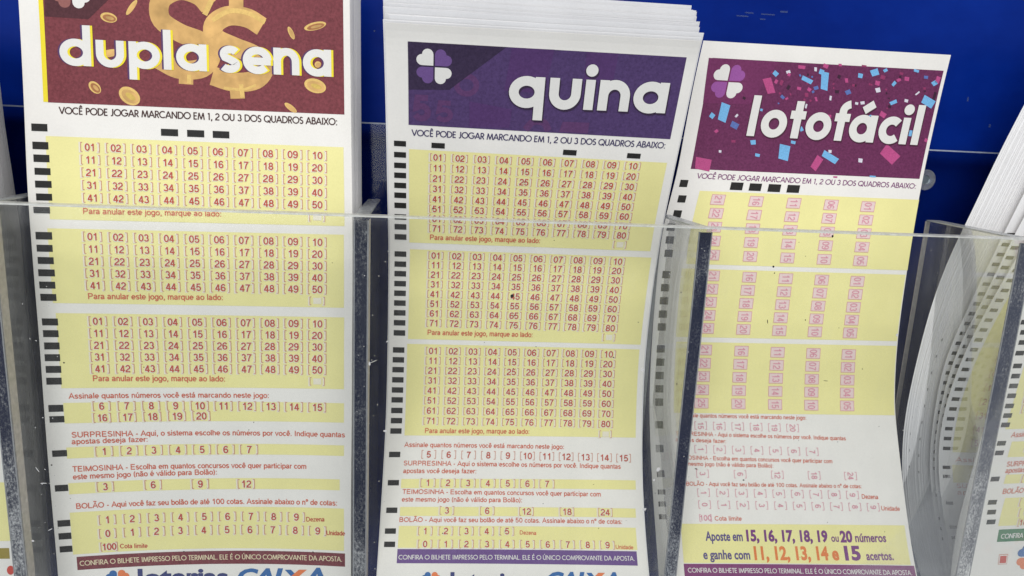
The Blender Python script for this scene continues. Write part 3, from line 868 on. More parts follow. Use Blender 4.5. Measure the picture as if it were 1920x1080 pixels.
o = band(sd, (120, 755.5, 794, 645, 775), root)
c = Cells(sd); c.row([' 6 ', ' 7 ', ' 8 ', ' 9 ', '10', '11', '12', '13', '14', '15'], (191,761), (595,763.5), 13.4, 32); c.row(['16','17','18','19','20'], (192,783), (378,779.5), 13.4, 32); c.build(o)
o = band(sd, (125, 839, 860, 645, 848), root)
c = Cells(sd); c.row([' %d ' % i for i in range(1, 8)], (196,846), (467.5,842.5), 13.4, 32); c.build(o)
o = band(sd, (129, 906, 927, 637, 912), root)
c = Cells(sd)
for t, x, y in ((' 3 ',198,912),(' 6 ',287.6,908.5),(' 9 ',376,907),('12',462,907)): c.cell(t, x, y, 13.2, 31)
c.build(o)
o = band(sd, (134, 961, 1040, 645, 990), root)
c = Cells(sd); c.row([' %d ' % i for i in range(1, 10)], (202,974), (556,969), 13.2, 31); c.row([' %d ' % i for i in range(0, 10)], (202.5,999.7), (596,995), 13.2, 31); c.cell('100', 205, 1024.5, 12.5, 31); c.build(o)
para_text(sd, (('Dezena',(574,977.6),(609,977.6)),('Unidade',(612,1003),(647,1004)),('Cota limite',(225,1028),(277,1027))), 8.5, root, RED, .17)
para_text(sd, (('Assinale quantos números você está marcando neste jogo:',(129,747.5),(505,746)),
    ('SURPRESINHA - Aqui, o sistema escolhe os números por você. Indique quantas',(134,820.5),(647,820)),('apostas deseja fazer:',(134.5,833),(278,828)),
    ('TEIMOSINHA - Escolha em quantos concursos você quer participar com',(136,884.5),(575,879)),('este mesmo jogo (não é válido para Bolão):',(137,899),(407.6,889.5)),
    ('BOLÃO - Aqui você faz seu bolão de até 100 cotas. Assinale abaixo o nº de cotas:',(142.5,954),(632.5,948))), 10, root, w=.16)
def footer(slip, rectpx, txt, a, b, h, mat, tmat, parent):
    o = band(slip, rectpx, parent, 'footer_band', mat)
    p = Print(slip, 0.06); p.text_px(txt, a, b, h, .14, G); p.build('footer_lettering', tmat, o)
    return o
CONF = 'CONFIRA O BILHETE IMPRESSO PELO TERMINAL. ELE É O ÚNICO COMPROVANTE DA APOSTA.'
footer(sd, (144.5, 1044, 1069, 647, 1048), CONF, (150,1061), (642,1053), 9.2, MAROON, CREAM, root)
def logo(slip, cl, half, l0, l1, c0, c1, top, parent):
    clover(slip, cl[0], cl[1], half, (LOGOBLUE, LOGOORANGE, LOGOORANGE, LOGOBLUE), parent, .05, 'logo_clover')
    p = Print(slip, .05); p.typeface('loterias', l0, l1, l0[1] - top, .035); p.build('logo_lettering', LOGONAVY, parent)
    p = Print(slip, .05); p.typeface('CAI', c0, lerp(c0, c1, .52), c0[1] - top, .045, .25); p.typeface('A', lerp(c0, c1, .75), c1, c0[1] - top, .045, .2)
    w = c1[0] - c0[0]; h = c0[1] - top; xa = c0[0] + w * .53
    p.poly_px([(xa, top), (xa + w*.07, top), (xa + w*.22, c0[1]), (xa + w*.15, c0[1])], .004)
    p.build('logo_capitals', LOGOBLUE, parent)
    p = Print(slip, .062); p.poly_px([(xa + w*.16, top), (xa + w*.25, top), (xa + w*.06, c0[1]), (xa - w*.03, c0[1])]); p.build('logo_stroke', LOGOORANGE, parent)
logo(sd, (221, 1087), 22, (259, 1097), (428, 1095), (446, 1094), (612, 1092), 1068, root)

# ================================================================== slip with the purple header
sq = Slip([(722,42),(723,75),(727,232),(729,377),(731,455),(731,500),(729,636),(727,740),(724,817),(718,920),(711,1029),(705,1110)],
          [(1314,77),(1307,108),(1275,263),(1245,401),(1233,473),(1226,516),(1209,648),(1204,748),(1202,821),(1203,922),(1211,1034),(1219,1115)],
          76.5, bulge=[0, 0, 0, 0, 0.2, 0.4, 0.4, 0.3])
root = slip_root(sq, 'white and yellow betting slip with plain purple header, foremost of the tall stack', GROUP)
v, f = sq.mesh(); link_mesh('paper_sheet', v, f, PAPER, root)
bn = Print(sq, 0.03)
a, b_, c = sq.inv(764, 77.5), sq.inv(766, 234), sq.inv(1272, 185)
bn.rect(b_[0], a[1], c[0], b_[1])
banner = bn.build('header_banner', PURPLE, root)
p = Print(sq, 0.045)
for pts in ([(960,89),(1040,93),(1020,175),(945,170)], [(1100,97),(1160,100),(1150,150),(1095,150)], [(880,190),(960,205),(955,240),(880,238)]): p.poly_px(pts)
p.build('faint_shapes', PURPLE_H, banner)
p = Print(sq, 0.052)
p.text_px('5', (773, 224), (808, 226), 44, .25); p.text_px('5', (815, 226), (850, 228), 36, .25); p.text_px('0', (848, 177), (900, 180), 38, .27)
p.path_px([(985, 243), (1000, 228), (1020, 230), (1028, 245)], 13); p.poly_px([(1055,228),(1105,230),(1102,250),(1048,247)])
p.build('ghost_numerals', PURPLE_G, banner)
p = Print(sq, 0.062); p.poly_px([(764.5,77.7),(950,88),(842,168.5),(766,167.5)]); p.build('corner_block', PURPLE_D, banner)
clover(sq, 814, 124.5, 33, (TITLEW, PURPLE_L, PURPLE_L, TITLEW), banner, 0.08)
title(sq, 'quina', (953, 199), (1254, 212.5), 55.5, .315, ((PURPLE_S, (.35, .55)), (PURPLE_S, (-.2, .25)), (TITLEW, (0, 0))), banner)
p = Print(sq, 0.05); p.text_px('VOCÊ PODE JOGAR MARCANDO EM 1, 2 OU 3 DOS QUADROS ABAIXO:', (772,254.5), (1247,278.5), 11.8, .16, G); p.build('instruction_line', NAVYTEXT, root)
tm = Print(sq, 0.05)
for q in ((809,268,834,278),(1055.6,281,1081,291),(1175.6,287.5,1201,297)): tm.rect_px(*q)
tm.build('column_marks', BLACK, root); tm = Print(sq, 0.05)
ys = [269,290,310,328.6,347.5,366,385,406.5,425,444, 476,495,513,531.6,549.6,568,586.4,605,624, 656,674.5,693,712,731,749.6,769.5,788.6,808, 852,905,956.6,995.6,1020.5]
for y in ys:
    x = np.interp(y, [269,444,520,624,656,712,788,852,905,957,996,1020], [750,751,750.5,749,747.5,746,743.5,740,737.6,734.6,732,730.5])
    w = np.interp(y, [269, 1020], [22.5, 20.5]); tm.rect_px(x - w/2, y - 5, x + w/2, y + 5.2)
tm.build('timing_marks', BLACK, root)
panel(sq, (767, 279.5, 454.5, 1237, 372), ((821,295),(1186.5,311),(819,428),(1165,441)), 10, 8, ten, ((805.5,449),(1013,455.5)), (1162.5,458.5), 12, 28, root, 9.6, bw=.08, bk=.56)
panel(sq, (767, 467, 635.5, 1210, 565), ((817.5,478.7),(1158,490),(813.7,605.5),(1144,615)), 10, 8, ten, ((801,627.5),(999,632)), (1142,632.5), 12, 27, root, 9.6, bw=.08, bk=.56)
panel(sq, (761.5, 644.5, 816.5, 1194, 740), ((812.6,657.6),(1140.7,664),(808,789),(1135.5,795)), 10, 8, ten, ((796,812),(993,813.5)), (1135.5,814), 12, 27, root, 9.4, bw=.08, bk=.56)
c = Cells(sq, False); c.row([' %d ' % i if i < 10 else '%d' % i for i in range(5, 16)], (804,852), (1169,859), 12, 26); c.build(root)
o = band(sq, (752, 898, 915.5, 1192, 910), root); c = Cells(sq); c.row([' %d ' % i for i in range(1, 8)], (802.5,905), (1025.6,907.5), 12, 27); c.build(o)
o = band(sq, (750, 950.5, 967.5, 1192, 962), root); c = Cells(sq)
for t, x, y in ((' 3 ',838,957),(' 6 ',913.5,957.7),('12',987,959),('18',1063,959.6),('24',1134.7,960.5)): c.cell(t, x, y, 12, 26)
c.build(o)
o = band(sq, (747, 986, 1027, 1193, 1005), root); c = Cells(sq); c.row([' %d ' % i for i in range(1, 6)], (797.6,995.6), (950.6,996), 12, 26); c.row([' %d ' % i for i in range(0, 10)], (797,1020), (1139,1022), 12, 26); c.build(o)
para_text(sq, (('Dezena',(974,1002),(1005.7,1003)),('Unidade',(1154,1029),(1187.6,1030))), 7.5, root, ORANGERED, .17)
para_text(sq, (('Assinale quantos números você está marcando neste jogo:',(758,838),(1058,842)),
    ('SURPRESINHA - Aqui o sistema escolhe os números por você. Indique quantas',(756,872.6),(1164,879)),('apostas você deseja fazer:',(755.6,887),(893.6,887.6)),
    ('TEIMOSINHA - Escolha em quantos concursos você quer participar com',(754,926),(1127,931)),('este mesmo jogo (não é válido para Bolão):',(753,940.5),(979.5,942)),
    ('BOLÃO - Aqui você faz seu bolão de até 50 cotas. Assinale abaixo o nº de cotas:',(748,978.7),(1167,982.5))), 8.9, root, w=.16)
footer(sq, (744.5, 1029.5, 1056, 1194.5, 1046), CONF, (747,1049), (1190.6,1051.5), 8.6, PURPLE_L, TITLEW, root)
logo(sq, (808, 1090), 18, (844, 1100), (985, 1101), (1025, 1101), (1165, 1102), 1074, root)

# ================================================================== slip with the wine-red confetti header
sl = Slip([(1319,76),(1300,160),(1281,262),(1269,330),(1243,423),(1234,500),(1222,635),(1218,740),(1218,778),(1221,880),(1229,990),(1234,1060),(1238,1110)],
          [(1783,103),(1763,184),(1741,283),(1727,350),(1711,440),(1700,513),(1681,644),(1677.5,746),(1679,783),(1690,884),(1704,993),(1716,1064),(1727,1115)],
          81.0, bulge=[0, 0, 0, 0, 0, 0, 0.2, 0.3])
root = slip_root(sl, 'betting slip with wine red confetti header and upright boxed numbers', GROUP)
v, f = sl.mesh(); link_mesh('paper_sheet', v, f, PAPER, root)
bn = Print(sl, 0.03)
a, b_, c = sl.inv(1329, 108), sl.inv(1302, 317), sl.inv(1746, 232)
LU0, LV0, LU1, LV1 = (a[0] + b_[0]) / 2, a[1], c[0], b_[1]
bn.rect(LU0, LV0, LU1, LV1)
banner = bn.build('header_banner', WINE, root)
p = Print(sl, 0.045); p.poly_px([(1329,108.5),(1460,116),(1405,196),(1318,193)]); p.build('corner_block', WINE_L, banner)
clover(sl, 1365, 152.6, 29.5, (TITLEW, ORCHID, ORCHID, TITLEW), banner, 0.07)
conf = {k: Print(sl, 0.06) for k in ('b', 'd', 'p', 'q', 'w', 'k')}
def quad(kind, cx, cy, w, h, an):
    a = math.radians(an)
    conf[kind].poly_px([(cx + x*math.cos(a) - y*math.sin(a), cy + x*math.sin(a) + y*math.cos(a)) for x, y in ((-w/2,-h/2),(w/2,-h/2+h*.06),(w/2-w*.05,h/2),(-w/2+w*.04,h/2-h*.08))], 0.002 * (len(conf[kind].f) % 7))
for q in (('b',1454,138,10,9,40),('p',1442,161,16,32,-18),('b',1513,150,22,9,25),('b',1546,152,14,36,4),('b',1540,135,9,10,20),('d',1530,165,9,7,-20),
          ('b',1613,142,9,9,8),('b',1640,136,15,13,-20),('b',1660,132,8,6,-30),('d',1590,173,10,9,-25),('b',1676,157,6,10,40),('p',1645,156,9,9,10),('w',1646,169,9,9,-15),
          ('b',1740,191,24,17,28),('b',1752,156,10,9,-35),('p',1758,150,8,14,20),('b',1718,133,10,5,15),('w',1720,175,10,3,-40),('d',1736,145,8,6,5),
          ('b',1357,211,17,36,14),('b',1335,217,9,10,35),('d',1377,235,15,12,25),('w',1381,217,7,4,-50),('p',1343,246,7,6,-40),
          ('b',1412,267,10,9,-8),('b',1420,291,9,6,10),('b',1470,286,20,30,8),('b',1556,295,32,13,30),('p',1531,306,14,28,32),('p',1668,290,34,24,40),('p',1318,308,30,24,8),
          ('w',1613,301,8,8,5),('w',1350,284,5,5,0),('w',1556,284,6,6,0),('b',1427,206,6,5,10),('w',1557,184,4,9,8),('w',1511,199,4,9,15),('p',1530,186,4,9,-15),
          ('b',1675,192,14,7,-25),('w',1699,189,7,6,10),('w',1606,194,6,5,10),('w',1617,193,8,6,-10),('p',1655,215,12,10,30),('p',1503,126,14,7,5),('w',1478,135,8,6,-20),('p',1479,140,6,6,20),
          ('p',1548,124,10,8,20),('p',1587,151,6,9,-10),('p',1685,150,8,6,-30),('p',1700,148,9,8,5),('p',1517,168,7,7,30),('q',1512,178,7,8,0),('q',1465,155,6,10,20),('p',1455,153,6,8,30),
          ('p',1498,166,8,6,10),('k',1478,164,6,9,30),('k',1524,228,12,6,0),('k',1569,172,8,6,0),('k',1573,144,6,7,20),('k',1668,200,6,6,0),('k',1395,184,6,5,30),('k',1752,180,5,16,15),('b',1487,267,9,6,10),
          ('b',1502,242,7,9,-30),('b',1632,220,7,9,-30),('b',1707,250,9,12,0),('q',1375,265,8,5,0),('p',1555,218,7,6,0),('p',1736,263,6,7,20),('p',1566,332,8,3,0),('b',1636,331,12,3,3),('d',1467,182,8,6,40),('p',1475,185,6,4,-30),
          ('q',1655,145,9,8,20),('q',1600,160,5,5,10),('q',1690,138,7,5,10),('w',1529,130,5,8,0),('p',1575,122,6,5,0),('q',1620,124,9,4,5)):
    quad(*q)
for _ in range(26):
    quad(random.choice('qqkqd'), random.uniform(1440, 1735), random.uniform(135, 215), random.uniform(2.5, 5), random.uniform(2.5, 5), random.uniform(0, 90))
for k, mt in (('q', CONF_PD), ('k', CONF_K), ('p', CONF_P), ('d', CONF_BD), ('b', CONF_B), ('w', CONF_W)): conf[k].build('confetti', mt, banner)
title(sl, 'lotofácil', (1398, 254.5), (1727, 272.5), 50, .30, ((WINE_S, (.35, .45)), (WINE_S, (-.15, .2)), (TITLEW, (0, 0))), banner, font=T2)
p = Print(sl, 0.05); p.text_px('VOCÊ PODE JOGAR MARCANDO EM 1, 2 OU 3 DOS QUADROS ABAIXO:', (1306,334.5), (1717,354), 10, .15, G); p.build('instruction_line', MAGTEXT, root)
tm = Print(sl, 0.05)
for q in ((1369.5,342,1393,356.5),(1404.7,344,1427.6,358),(1440,345.5,1463.6,360),(1475.6,347,1499,361.5)): tm.rect_px(*q)
tm.build('column_marks', BLACK, root); tm = Print(sl, 0.05)
for (x, y) in ((1282,344),(1278.5,373),(1270,401),(1258,426),(1256,450),(1253.6,475),(1249.5,515),(1247,539.5),(1245,564),(1243,589),(1241,613),(1239,654),(1238,679),(1236.7,704),(1236.2,729),(1236,754),(1236,796.5),(1236.7,841),(1238.6,888),(1240.5,922.5),(1241.6,945),(1242.5,969)):
    w = np.interp(y, [344, 600, 969], [15, 15.5, 14]); h = np.interp(y, [344, 880, 920], [13.5, 14, 9.5]); tm.rect_px(x - w/2, y - h/2, x + w/2, y + h/2)
tm.build('timing_marks', BLACK, root)
colnum = lambda i, j: two(21 - 5 * j + i)
def lpanel(rectpx, grid):
    p = Print(sl, 0.03); p.panel_px(*rectpx); po = p.build('number_panel', YELLOW, root)
    c = Cells(sl); c.grid(*grid, 5, 5, colnum, 19.5, 26, boxed=True, dw=.125); c.build(po, PINK, PINK, PALEPINK)
lpanel((1296, 357, 495, 1716, 415), ((1346,374.5),(1627,387.5),(1336,478),(1613,489)))
lpanel((1272, 503, 631.5, 1690, 570), ((1336,517),(1607,527.5),(1325.5,615.5),(1593.7,624)))
lpanel((1264, 640.5, 774, 1677, 712), ((1321.5,656),(1591,664.7),(1315,756),(1588,761)))
def rrow(texts, A, B): 
    c = Cells(sl, False); c.row(texts, A, B, 11.5, 22, rot=True, dw=.13); c.build(root, PINK, PINK)
rrow(['15','16','17','18','19','20'], (1313.6,798), (1485.7,802.5))
rrow(list('1234567'), (1313.6,842), (1522.5,847))
rrow(['3','6','12','18','24'], (1317,888), (1594.5,892.5))
rrow(list('123456789'), (1319,923.6), (1598,928)); rrow(list('0123456789'), (1321,946), (1637,951))
c = Cells(sl, False); c.cell('100', 1322.6, 971, 10.5, 22); c.build(root, PINK, PINK)
para_text(sl, (('Assinale quantos números você está marcando neste jogo:',(1274,782),(1512,787)),
    ('SURPRESINHA - Aqui o sistema escolhe os números por você. Indique quantas',(1267,816),(1586,825.7)),('apostas deseja fazer:',(1266,827.5),(1362,831)),
    ('TEIMOSINHA - Escolha em quantos concursos você quer participar com',(1266,861),(1561,868.5)),('este mesmo jogo (não é válido para Bolão):',(1267,872.5),(1450.5,877)),
    ('BOLÃO - Aqui você faz seu bolão de até 100 cotas. Assinale abaixo o nº de cotas:',(1286,910.5),(1616,915.5))), 7.6, root, w=.15)
para_text(sl, (('Dezena',(1615.5,935),(1647,936)),('Unidade',(1652,957),(1687.5,958)),('Cota limite',(1340,976),(1391,976.5))), 8.5, root, w=.15)
o = band(sl, (1279, 982, 1055.5, 1701, 1020), root, 'advert_band')
p = Print(sl, .06)
p.typeface('Aposte em', (1323,1013.5), (1393,1014), 17, .028); p.typeface('e ganhe com', (1319,1048), (1407,1048.5), 17, .028); p.build('advert_words', BLUETEXT, o)
p = Print(sl, .06)
p.typeface('ou', (1559,1015.5), (1573,1015.5), 14, .02); p.typeface('números', (1604,1016), (1662,1016), 16, .028); p.typeface('acertos.', (1625,1050), (1676,1050), 16, .028)
p.typeface('15, 16, 17, 18, 19', (1400,1014), (1552.5,1015.5), 20, .045); p.typeface('20', (1576,1016), (1599,1016), 20, .045); p.typeface('15', (1585,1049.5), (1615,1049.5), 25, .045); p.build('violet_numbers', VIOLETNUM, o)
p = Print(sl, .06); p.typeface('11, 12, 13, 14 e', (1415,1049), (1574,1049.5), 24, .04); p.build('orange_numbers', ORANGE, o)
footer(sl, (1283, 1057, 1086, 1716, 1072), CONF, (1290,1073.5), (1711,1078.6), 9, MAGTEXT if False else ink('plum_ink', (0.20, 0.035, 0.15), .12), TITLEW, root)

# ================================================================== sheets stacked behind
def stack_sheet(edges, W, label, group, mat=PAPER_STACK, NU=5, name='paper_slip', bulge=None):
    s = Slip(None, edges=edges, W=W, bulge=bulge)
    v, f = s.mesh(NU=NU, thick=0.12)
    o = link_mesh(name, v, f, mat, origin=s.base)
    tag(o, label, 'paper slip', group)
    return s, o

def behind(front, n, ytop, ybot, raise_fn, dx_fn, label, group, step=3):
    """n sheets behind a front slip; gaps open towards the top"""
    idx = np.arange(0, front.NR, step); idx = np.append(idx, front.NR - 1) if idx[-1] != front.NR - 1 else idx
    q = np.linspace(0, 1, len(idx))
    for k in range(1, n + 1):
        dy = (ytop * (1 - q) ** 1.3 + ybot) * k
        vv = front.v[idx] - raise_fn(k)                 # slid up along the bent surface of the front slip
        L = front.S(np.zeros(len(vv)), vv); R = front.S(np.full(len(vv), front.W), vv)
        for E in (L, R):
            E[:, 1] += dy + 0.10
            E[:, 0] += dx_fn(k) * (0.4 + 0.6 * (1 - q))
        # both edges stay in front of the back plate
        over = np.maximum(0, np.maximum(L[:, 1], R[:, 1]) - (YB - 1.0)); L[:, 1] -= over * .999; R[:, 1] -= over * .999
        R[:, 2] += rng.uniform(-.25, .25)
        stack_sheet((L, R), front.W, label, group, bulge=front.bl[idx])
jit = [rng.uniform(-1, 1) for _ in range(80)]
# purple stack: edges climb in steps
steps = np.cumsum([0.3, .35, .2, 1.3, .15, .2, 1.5, .2, .15, .2, .9, .15, .2, 1.2, .15, .15, .25, 1.4, .2, .2, .2, .9, .2, .2])
behind(sq, 23, 0.42, 0.12, lambda k: steps[k], lambda k: jit[k] * .55 + (.5 if k % 7 in (3, 4) else -.2) - .012 * k, 'white sheet in the thick stack behind the purple header slip', 'sheets stacked behind the purple header slip')
behind(sd, 26, 0.10, 0.50, lambda k: jit[k] * .4, lambda k: 0.055 * k + jit[k] * .18, 'white sheet in the stack behind the maroon coin header slip', 'sheets stacked behind the maroon header slip')
behind(sl, 2, 0.05, 0.3, lambda k: -.35 * k, lambda k: 0.22 * k, 'white sheet right behind the confetti header slip', 'sheets behind the confetti header slip')

# left pocket: right edges of a leaning stack
yl = np.array([60, 173, 218, 351, 409, 560, 680, 800, 950, 1120.])
xb = np.array([-14, 2, 7, 27, 35, 50, 65, 77, 88, 99.]); xf = np.array([-62, -40, -34, -12, -4, 4, 10, 17, 27, 40.])
NL = 20
for k in range(NL):
    t = k / (NL - 1); t2 = t ** 1.25
    Y = 35 - 28 * t
    R = np.array([unproject(crom(yl, xb, y) * (1 - t2) + crom(yl, xf, y) * t2 + jit[k] * .8, y, Y + 0.0 * y) for y in np.linspace(60, 1120, 36)])
    L = R - np.array([76.0, 0, 0])
    last = k == NL - 1
    if not last:
        stack_sheet((L, R), 76.0, 'white sheet in the leaning stack at the far left of the holder', 'sheets in the far left pocket')
    else:
        s0 = Slip(None, edges=(L, R), W=76.0)
        root = slip_root(s0, 'betting slip with olive band and red ball at the far left edge', GROUP)
        v, f = s0.mesh(rows=60); link_mesh('paper_sheet', v, f, PAPER, root)
        p = Print(s0, .03); p.rect_px(-90, 640, 8, 790); p.rect_px(-80, 905, 15, 1015); p.build('number_panel', YELLOW, root)
        p = Print(s0, .03); p.rect_px(-80, 1028, 18, 1048); p.build('footer_band', OLIVE, root)
        p = Print(s0, .03); p.ellipse_px(20, 1069, 7, 8.5); p.build('red_ball', REDSQ, root)

# right pocket: fan of curved sheets, back to front
yr = np.array([60, 190, 240, 291, 423, 458, 520, 590, 660, 738, 808, 900, 1000, 1120.])
xb = np.array([1992, 1925, 1899, 1873, 1811, 1792, 1766, 1742, 1724, 1705, 1693, 1691, 1703, 1738.])
xf = np.array([2120, 2040, 2012, 1985, 1912, 1894, 1863, 1838, 1812, 1786, 1768, 1758, 1776, 1806.])
NF = 24
yy = np.linspace(60, 1120, 48)
FLAB = 'white curved sheet in the fanned stack beside the confetti header slip'
cy1 = [60, 300, 478, 642, 675, 710, 793, 826, 861, 928, 972, 1010, 1120]; cx1 = [2085, 1965, 1875, 1798, 1784, 1774, 1763, 1757, 1753, 1760, 1766, 1771, 1796]
cy2 = [60, 300, 464, 501, 554, 586, 625, 674, 706, 790, 823, 876, 943, 988, 1120]; cx2 = [2110, 1990, 1901, 1884, 1860, 1842, 1821, 1800, 1789, 1771, 1766, 1763, 1772, 1778, 1806]
cy3 = [60, 300, 516, 545, 575, 626, 674, 705, 740, 789, 823, 876, 943, 988, 1120]; cx3 = [2140, 2020, 1902, 1881, 1867, 1838, 1817, 1804, 1792, 1779, 1774, 1771, 1780, 1786, 1812]
def fan_x(k, y):
    if k >= NF - 3:
        return float(np.interp(y, (cy1, cy2, cy3)[k - NF + 3], (cx1, cx2, cx3)[k - NF + 3])) - 13
    t = k / (NF - 3)
    return float(crom(yr, xb, y)) * (1 - t) + (float(np.interp(y, cy1, cx1)) - 16) * t
for k in range(NF):
    Y = 29.5 - 5.0 * k / (NF - 4) if k < NF - 3 else 21.5 - 2.2 * (k - NF + 3)
    xs = np.array([fan_x(k, y) for y in yy])
    for _ in range(6): xs[1:-1] = (xs[:-2] + 2 * xs[1:-1] + xs[2:]) / 4
    L = np.array([unproject(x + jit[k + 30] * 1.5 * math.sin(y * .004 + k), y, Y) for x, y in zip(xs, yy)])
    R = L + np.array([74.0, 0.0, -1.5])
    s, o = stack_sheet((L, R), 74.0, FLAB, 'curved sheets in the fanned stack')
    near = k >= NF - 3
    mk = Print(s, .05)
    if near:
        o['label'] = ['curved sheet with black marks, third from the front of the fanned stack', 'curved sheet with black marks, second from the front of the fanned stack', 'curved sheet with black marks and a yellow panel, foremost of the fanned stack'][k - NF + 3]
        del o['group']
    if near:
        for y in list(np.arange(440 + 6 * (k - NF + 3), 850, 18.5)) + ([861, 878, 928, 972, 991, 1010] if k < NF - 1 else [876, 893, 943, 988, 1008]):
            c = s.inv(float(np.interp(y, yy, xs)) + 13, y); mk.rect(c[0] - 1.25, c[1] - .55, c[0] + 1.25, c[1] + .6)
    elif k in (5, 13):
        for y in np.arange(520 + k * 9, 900, 31):
            c = s.inv(float(np.interp(y, yy, xs)), y); mk.rect(.15, c[1] - .45, .35, c[1] + .45)
    if mk.f: mk.build('timing_marks', BLACK, o)
    if k == NF - 1:
        p = Print(s, .03)
        a, b_ = s.inv(1840, 530), s.inv(1830, 848)
        p.rect(4.6, s.inv(1875, 480)[1], 70, s.inv(1800, 848)[1]); p.rect(4.6, s.inv(1800, 872)[1], 70, s.inv(1800, 905)[1]); yo = p.build('number_panel', YELLOW, o)
        c = Cells(s, False)
        v0 = s.inv(1830, 620)[1]; v1 = s.inv(1800, 830)[1]
        for j, tx in enumerate(['31', '41', '51', '01', '11', '21', '31', '41', '51']):
            q = project(s.S(13.0, v0 + (v1 - v0) * j / 8)); c.cell(tx, q[0], q[1], 11, 25)
            q = project(s.S(18.5, v0 + (v1 - v0) * j / 8)); c.cell(tx[0] + '2', q[0], q[1], 11, 25)
        c.build(yo)
        p = Print(s, .05)
        for (tx, vv, w_) in (('Assinale quantos', s.inv(1800, 866)[1], 26), ('SURPRESINHA', s.inv(1800, 915)[1], 20), ('apostas', s.inv(1800, 927)[1], 12)):
            p.strokes(tx, (5.5, vv), (5.5 + w_, vv), 1.6, .14)
        p.build('printed_text', ORANGERED, o)

# front slip of the right pocket
sr = Slip([(1990,380),(1955,470),(1920,560),(1884,670),(1852,780),(1818,900),(1792,1000),(1778,1120)], None, 74.0, Y=[13, 12.5, 12, 12, 11.5, 11, 10.5, 10], tilt=-0.035)
root = slip_root(sr, 'betting slip with green footer band and small red square at the right edge', GROUP)
v, f = sr.mesh(); link_mesh('paper_sheet', v, f, PAPER, root)
tm = Print(sr, .05)
for (x, y) in ((1922,604),(1921,623),(1918,642),(1912,662),(1907.5,686),(1904,705),(1900,723.5),(1896.5,742),(1892.5,761),(1889,779),(1885,796.5),(1877.5,831),(1873.5,849),(1865.6,898),(1860.5,941.6),(1859,960),(1858,978.5)):
    tm.rect_px(x - 8, y - 4.3, x + 8, y + 4.3)
tm.build('timing_marks', BLACK, root)
def rpanel(x, y0, y1):
    p = Print(sr, .03); a, b_ = sr.inv(x, y0), sr.inv(x, y1); u = sr.inv(x, (y0 + y1) / 2)[0]; p.rect(u, a[1], 70, b_[1]); return p.build('number_panel', YELLOW, root)
o = rpanel(1915, 600, 804); c = Cells(sr)
for j, tx in enumerate(['11', '21', '31', '41', '51']): c.cell(tx, 1945 - 4 * j, 690 + 19 * j, 12, 26)
c.build(o)
o = rpanel(1893, 828, 857); c = Cells(sr); c.cell(' 4 ', 1936, 838, 12, 26); c.build(o)
o = rpanel(1884, 890, 907); c = Cells(sr); c.cell(' 1 ', 1928, 897, 11, 24); c.build(o)
o = rpanel(1877.5, 934, 986); c = Cells(sr); c.cell(' 1 ', 1925, 941, 11, 26); c.cell(' 0 ', 1924, 960, 11, 26); c.cell('100', 1922, 979, 11, 26); c.build(o)
para_text(sr, (('Assinale quantos números',(1895,820),(2025,813)),('SURPRESINHA - Aqui o',(1886,875),(2000,869)),('apostas deseja fazer:',(1884,887),(1985,881)),('BOLÃO - Aqui você faz seu',(1878.5,926),(2010,919))), 9.5, root)
p = Print(sr, .03); a, b_ = sr.inv(1873, 993), sr.inv(1872, 1016); p.rect(a[0], a[1], 68, b_[1]); o = p.build('footer_band', GREEN, root)
p = Print(sr, .06); p.text_px('CONFIRA O BILHETE IMPRESSO', (1876,1010), (2010,1003), 9, .15, G); p.build('footer_lettering', TITLEW, o)
p = Print(sr, .03); p.rect_px(1872, 1039, 1889, 1058); o = p.build('square_outline', PALERED, root)
p = Print(sr, .045); p.rect_px(1873, 1040.2, 1888, 1057); p.build('square_margin', PAPER, o)
p = Print(sr, .06); p.rect_px(1874.5, 1042, 1886.5, 1055.5); p.build('red_square', REDSQ, o)
clover(sr, 1930, 1044, 23, (LOGOBLUE, LOGOORANGE, LOGOORANGE, LOGOBLUE), root, .05, 'logo_clover')

# ================================================================== screw with clear washer
def disc(c, r0, r1, y0, y1, n=40):
    vs = []; fs = []
    for i in range(n):
        a = 2 * math.pi * i / n
        for r, y in ((r1, y0), (r1, y1), (r0, y1), (r0, y0)): vs.append((c[0] + r * math.cos(a), y, c[2] + r * math.sin(a)))
    for i in range(n):
        j = (i + 1) % n
        for k in range(4): fs.append((4*i + k, 4*j + k, 4*j + (k+1) % 4, 4*i + (k+1) % 4))
    return vs, fs
c0 = unproject(1734, 337, YB - 1)
sw = thing('wall_screw', 'metal screw with clear round washer beside the confetti header slip', 'screw', (c0[0], YB - .1, c0[2]))
v, f = disc(c0, 1.5, 3.1, YB - 1.5, YB - .1); link_mesh('washer', v, f, ACR_WASHER, sw, smooth=False)
mt, nt, b = nmat('screw_steel'); b.inputs['Base Color'].default_value = (0.25, 0.30, 0.33, 1); b.inputs['Metallic'].default_value = 0.8; b.inputs['Roughness'].default_value = 0.35
v, f = disc(c0, 0.02, 1.45, YB - 1.1, YB - .12, 24); link_mesh('screw_head', v, f, mt, sw)
v, f = disc(c0, 2.95, 3.3, YB - 1.6, YB - .12); link_mesh('washer_rim', v, f, ACR_WASHER, sw)

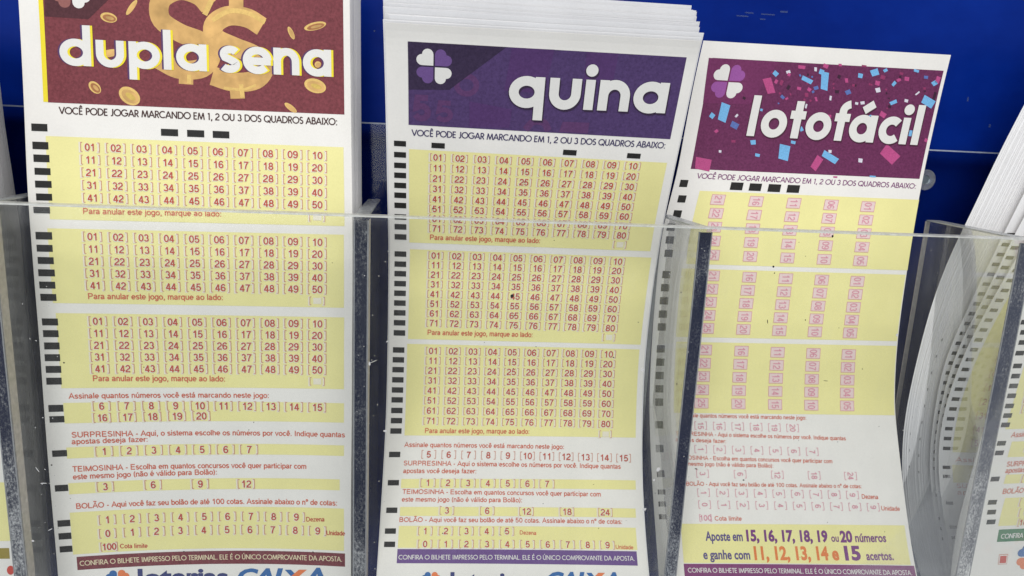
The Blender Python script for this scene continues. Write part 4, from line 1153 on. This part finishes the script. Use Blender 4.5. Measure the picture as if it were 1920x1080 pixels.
# ================================================================== scratches, flecks and dust on the acrylic
sc_v, sc_f, ds_v, ds_f = [], [], [], []
def fleck(store_v, store_f, x, y, l, w, an, Y):
    c = unproject(x, y, Y); k = 0.136
    a = math.radians(an); dx, dz = math.cos(a), math.sin(a)
    b0 = len(store_v)
    n = 8
    for i in range(n):
        q = 2 * math.pi * (i + .5) / n; j_ = random.uniform(.85, 1.15)
        s, t = l * math.cos(q) * j_, w * math.sin(q) * j_
        for dy in (0, -.05):
            store_v.append((c[0] + (s * dx - t * dz) * k / 2, Y + dy, c[2] + (s * dz + t * dx) * k / 2))
    store_f.append([b0 + 2 * i for i in range(n)]); store_f.append([b0 + 2 * i + 1 for i in range(n)][::-1])
    for i in range(n):
        j = (i + 1) % n; store_f.append((b0 + 2*i, b0 + 2*i + 1, b0 + 2*j + 1, b0 + 2*j))
YS = -3.5
for q in ((70,880,12,1.5,-60),(82,906,12,1.5,0),(94,993,9,1.5,30),(700,678,14,1.2,25),(62,1014,5,4,0),(693,682,4,8,0),(1205,693,8,6,10),(1234,880,10,7,60),(1226,900,5,5,0),(1208,955,9,6,20),(1682,628,5,7,0),(726,640,5,2,50),(935,870,3,8,10),(925,655,3,3,0),(722,808,8,4,0)):
    fleck(sc_v, sc_f, *q, YS)
for _ in range(130):
    xx = random.choice([random.uniform(655, 730), random.uniform(1240, 1345), random.uniform(40, 110), random.uniform(1690, 1780), random.uniform(1800, 1840)])
    fleck(sc_v, sc_f, xx, random.uniform(450, 1070), random.uniform(1, 3), random.uniform(1, 1.8), random.uniform(0, 180), YS)
for q in ((960,555,7,7,0),(1561,443,4,5,20),(1450,500,4,4,0),(1452,512,2,3,0),(1439,603,1.6,8,10),(1510,600,2,3,0),(1269,720,2.5,3,0),(1305,879,6,2.5,-10),(1394,900,4,3,0),(1277,548,2.5,2.5,0),(1548,714,10,1,-5),(345,1034,3,2,0),(97,872,3,3,0),(120,680,3,3,0),(830,1000,2,3,0),(587,1035,4,2,-30),(1005,650,2,2,0),(965,738,2,2,0),(1150,670,3,2,0)):
    fleck(ds_v, ds_f, *q, YS)
for _ in range(36): fleck(ds_v, ds_f, random.uniform(80, 1690), random.uniform(430, 1070), random.uniform(1, 2.2), random.uniform(1, 2), random.uniform(0, 180), YS)
mt, nt, b = nmat('pale_scratch'); b.inputs['Base Color'].default_value = (0.6, 0.6, 0.6, 1); b.inputs['Alpha'].default_value = 0.75
link_mesh('scratches', sc_v, sc_f, mt, fp)
link_mesh('dust_specks', ds_v, ds_f, BLACK, fp)

for o in bpy.data.objects:
    if '_o' in o: del o['_o']
